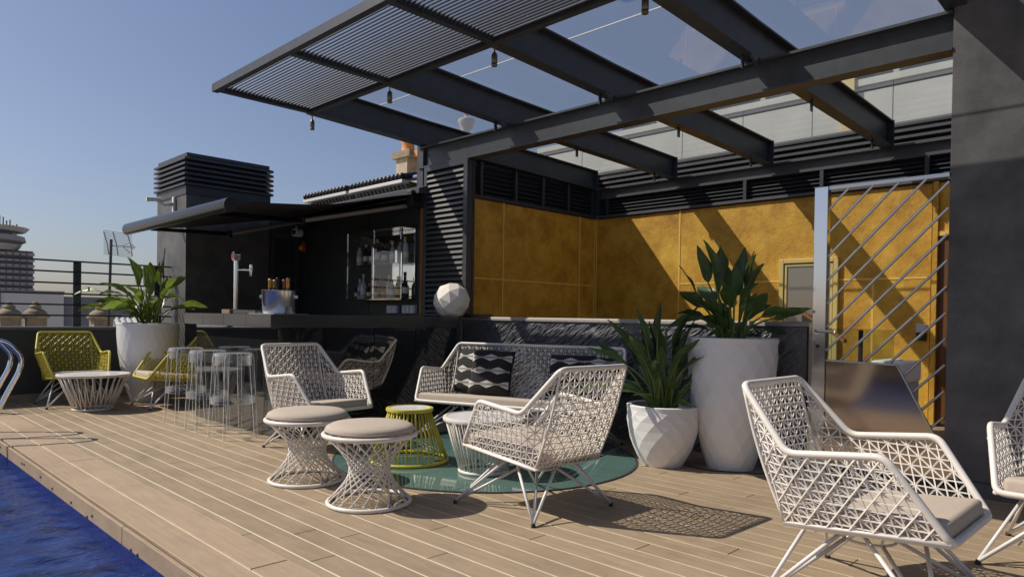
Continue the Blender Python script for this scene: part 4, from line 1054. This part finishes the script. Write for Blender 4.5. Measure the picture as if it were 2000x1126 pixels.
# stone finials on the neighbouring roof
def finial(label, x, y, z0, s=1.):
    t = thing('stone_finial', label, 'finial', (x, y, z0), group='stone finials on the next roof')
    MB().box(-.15*s, .15*s, -.15*s, .15*s, -.5, .16*s).build('pedestal', 'stone_mid', t)
    MB().lathe([(.20*s, .161*s), (.225*s, .19*s), (.225*s, .21*s), (.19*s, .24*s)], 20).build('base_moulding', 'stone_mid', t, smooth='auto')
    MB().lathe([(.185*s, .241*s), (.17*s, .28*s), (.12*s, .32*s), (.085*s, .335*s), (.085*s, .35*s), (.10*s, .365*s), (.085*s, .39*s), (.05*s, .40*s), (.055*s, .425*s), (.035*s, .455*s), (.0, .465*s)], 20, caps=False).build('finial_body', 'stone_mid', t, smooth='auto')
finial('carved stone finial at the far left behind the railing', 2.53, 15, .80)
finial('carved stone finial second from the left behind the railing', 2.92, 15, .81)
finial('carved stone finial behind the plant leaves by the antenna', 3.98, 15, .78, 1.08)
t = thing('finial_parapet', 'low stone parapet carrying the finials beyond the railing', 'wall', (3, 15, 0))
wp(box(-4, 6, 14.8, 15.2, -4, .5), t).build('wall', 'stone_mid', t)
t = thing('corrugated_roof', 'grey corrugated metal roof beyond the railing', 'roof', (5.5, 19, -3))
def cr(u, v): 
    y = 17+v*6; x = .252*y+u*4.2; return (x, y, .35+v*1.0*.55+.05*abs(math.sin(u*PI*26)))
wp(MB().grid(cr, 208, 2), t).build('metal_sheet', 'tin', t)
wp(box(5.9, 9.1, 17.1, 23, -4, .33), t).build('walls', 'far_concrete', t)
# near grey block
t = thing('grey_block', 'plain grey concrete building with darker side behind the finials', 'building', (40, 160, -30))
wp(box(20, 33.6, 150, 172, -30, 4.2), t).build('wall', 'far_concrete', t)
wp(box(33.65, 43.5, 150.5, 172, -30, 3.7), t).build('wing', 'far_grey', t)
wp(box(19.8, 33.7, 149.8, 172.2, 4.22, 4.6), t).build('roof_edge', 'far_grey', t)
wp(box(21, 24, 149.7, 149.95, 1.5, 4.0), t).build('window_band', 'far_glass', t)
# hotel tower
t = thing('round_tower', 'tall banded office tower with flared top at far left', 'tower', (46, 305, -30))
TX, TY = 40.5, 305
wp(MB().box(26, 57.2, 298, 312, -30, 22), t).build('shaft', 'tower_dark', t)
for i in range(14):
    z = -7+i*2.1
    for a, b in ((26, 33), (33.4, 43.6), (46.2, 57.5)): wp(box(a, b, 297.3, 297.95, z, z+1.05), t).build('floor_band', 'tower_grey', t)
    wp(MB().prism([(43.8, 297, z), (46, 297, z+.6), (46, 297, z+1.5), (43.8, 297, z+.9)], (0, .9, 0)), t).build('stair_panel', 'tower_grey', t)
for x in range(27, 57, 2): 
    wp(box(x, x+.3, 297.0, 297.25, -7, 22), t).build('mullion', 'tower_dark', t)
def octo(r, z): return [(TX+r*1.15*math.cos(2*PI*k/16+.2), TY+r*math.sin(2*PI*k/16+.2), z) for k in range(16)]
for r0, z0, r1, z1, mt in ((11.5, 22.1, 12.6, 24.2, 'tower_grey'), (12.2, 24.3, 13.6, 25.2, 'tower_dark'), (13.7, 25.3, 13.2, 27.2, 'tower_grey'), (11.2, 27.3, 11.2, 28.6, 'far_glass'), (13.5, 28.7, 14.6, 30.2, 'tower_grey')):
    a, b = octo(r0, z0), octo(r1, z1); mb = MB().add(a+b, [tuple(range(15, -1, -1)), tuple(range(16, 32))]+[(k, (k+1) % 16, 16+(k+1) % 16, 16+k) for k in range(16)])
    wp(mb, t).build('crown_ring', mt, t)
for i in range(14):
    x = 40+i*1.0; hh = rnd.uniform(1, 4.5); wp(box(x, x+.35, 303, 303.4, 30.2, 30.2+hh), t).build('roof_mast', 'tower_dark', t)
for x0, x1 in ((47.5, 44.5), (57, 61)): wp(MB().prism([(x0, 296, 4), (x0+2, 296, 4), (x1+2.4, 296, -20), (x1, 296, -20)], (0, 1.2, 0)), t).build('buttress', 'tower_grey', t)
# far houses
rh = random.Random(5)
for i in range(46):
    d = rh.uniform(140, 520); px = rh.uniform(.05, .62); x = d*px*.7; y = d
    hgt = -30+28+rh.uniform(-4, 2.8)*(d/300+.3); wd = rh.uniform(6, 14)
    if 16 < x < 62 and d < 330: continue
    t = thing('far_house', 'tiny pale flat roofed house in the distant city', 'house', (x, y, -30), group='distant city houses')
    o = box(-wd/2, wd/2, -wd/2, wd/2, 0, hgt+30).build('wall', ['far_concrete', 'stone_warm', 'far_grey'][i % 3], t)
    box(-wd/2-.3, wd/2+.3, -wd/2-.3, wd/2+.3, hgt+30.02, hgt+30.5).build('roof_edge', 'stone_mid', t)
    for k in range(3): box(-wd/2+1+k*wd/3.2, -wd/2+2.2+k*wd/3.2, -wd/2-.06, -wd/2-.01, hgt+27, hgt+29).build('window', 'far_glass', t)
# balustrade of the historic building seen beside the column
t = thing('balustrade_pier', 'warm stone roof pier with carved balusters beside the corner column', 'balustrade', (14, 18.9, 3))
wp(box(13.8, 14.6, 18.55, 19.15, 3, 6.30), t).build('pier', 'stone_warm', t)
wp(box(13.7, 14.7, 18.3, 19.25, 6.302, 6.52), t).build('pier_cap', 'stone_mid', t)
wp(MB().lathe([(.30, 6.521), (.22, 6.6), (.2, 6.8), (.34, 7.1), (.38, 7.4), (.2, 7.6)], 20, (14.1, 18.9, 0)), t).build('vase', 'terracotta', t, smooth='auto')
wp(box(13.9, 14.4, 16.8, 18.54, 5.2, 5.55), t).build('plinth', 'stone_warm', t)
wp(box(13.85, 14.45, 16.8, 18.29, 6.28, 6.48), t).build('rail', 'terracotta', t)
b0 = None
for k in range(4):
    if b0 is None: b0 = MB().lathe([(.09, 0), (.06, .06), (.05, .14), (.11, .30), (.05, .48), (.06, .62), (.09, .72)], 12).build('baluster', 'terracotta', t, smooth='auto')
    else: b0 = dup(b0, t)
    b0.location = (14.15-14, 18.36-k*.30-18.9, 5.555-3)
t = thing('roof_urn', 'pale stone urn seen through the glass roof', 'urn', (14, 15.88, 5))
MB().lathe([(.15, 1.0), (.12, 1.55), (.14, 1.72), (.23, 1.92), (.26, 2.0), (.24, 2.06), (.16, 2.1), (.06, 2.14), (.05, 2.2), (.09, 2.24), (.04, 2.3)], 20).build('urn_body', 'far_concrete', t, smooth='auto')
MB().box(-.3, .3, -.3, .3, -5, 1.0).build('pedestal', 'stone_warm', t)
# building behind the pergola
t = thing('concrete_building', 'pale concrete roof parapet and glazed storey behind the pergola', 'building', (12.3, 5, 0))
for k in range(12):
    y = -4+k*1.25; wp(box(12, 12.2, y+.006, y+1.244, 2.4, 4.93), t).build('wall_panel', 'concrete', t, bevel=.004, seg=1)
wp(box(11.94, 12.26, -4, 11.05, 4.932, 5.04), t).build('coping', 'concrete', t)
for i in range(4): 
    for (a, b) in ((-3, 2.0), (3.0, 5.4), (6.2, 8.4)): wp(box(11.97, 11.998, a, b, 3.55+i*.2, 3.60+i*.2), t).build('relief_bar', 'concrete', t)
wp(box(11.9, 12.0, 4.05, 4.25, 2.4, 5.5), t).build('buttress', 'window_frame', t)
wp(box(14.5, 14.7, -6, 10.5, 2.4, 6.0), t).build('glazed_wall', 'far_glass', t)
for k in range(12): wp(box(14.38, 14.48, -5+k*1.3, -4.9+k*1.3, 2.4, 6.0), t).build('window_mullion', 'far_concrete', t)
wp(box(14.4, 15, -6, 10.5, 6.002, 6.05), t).build('roof_edge', 'far_concrete', t)
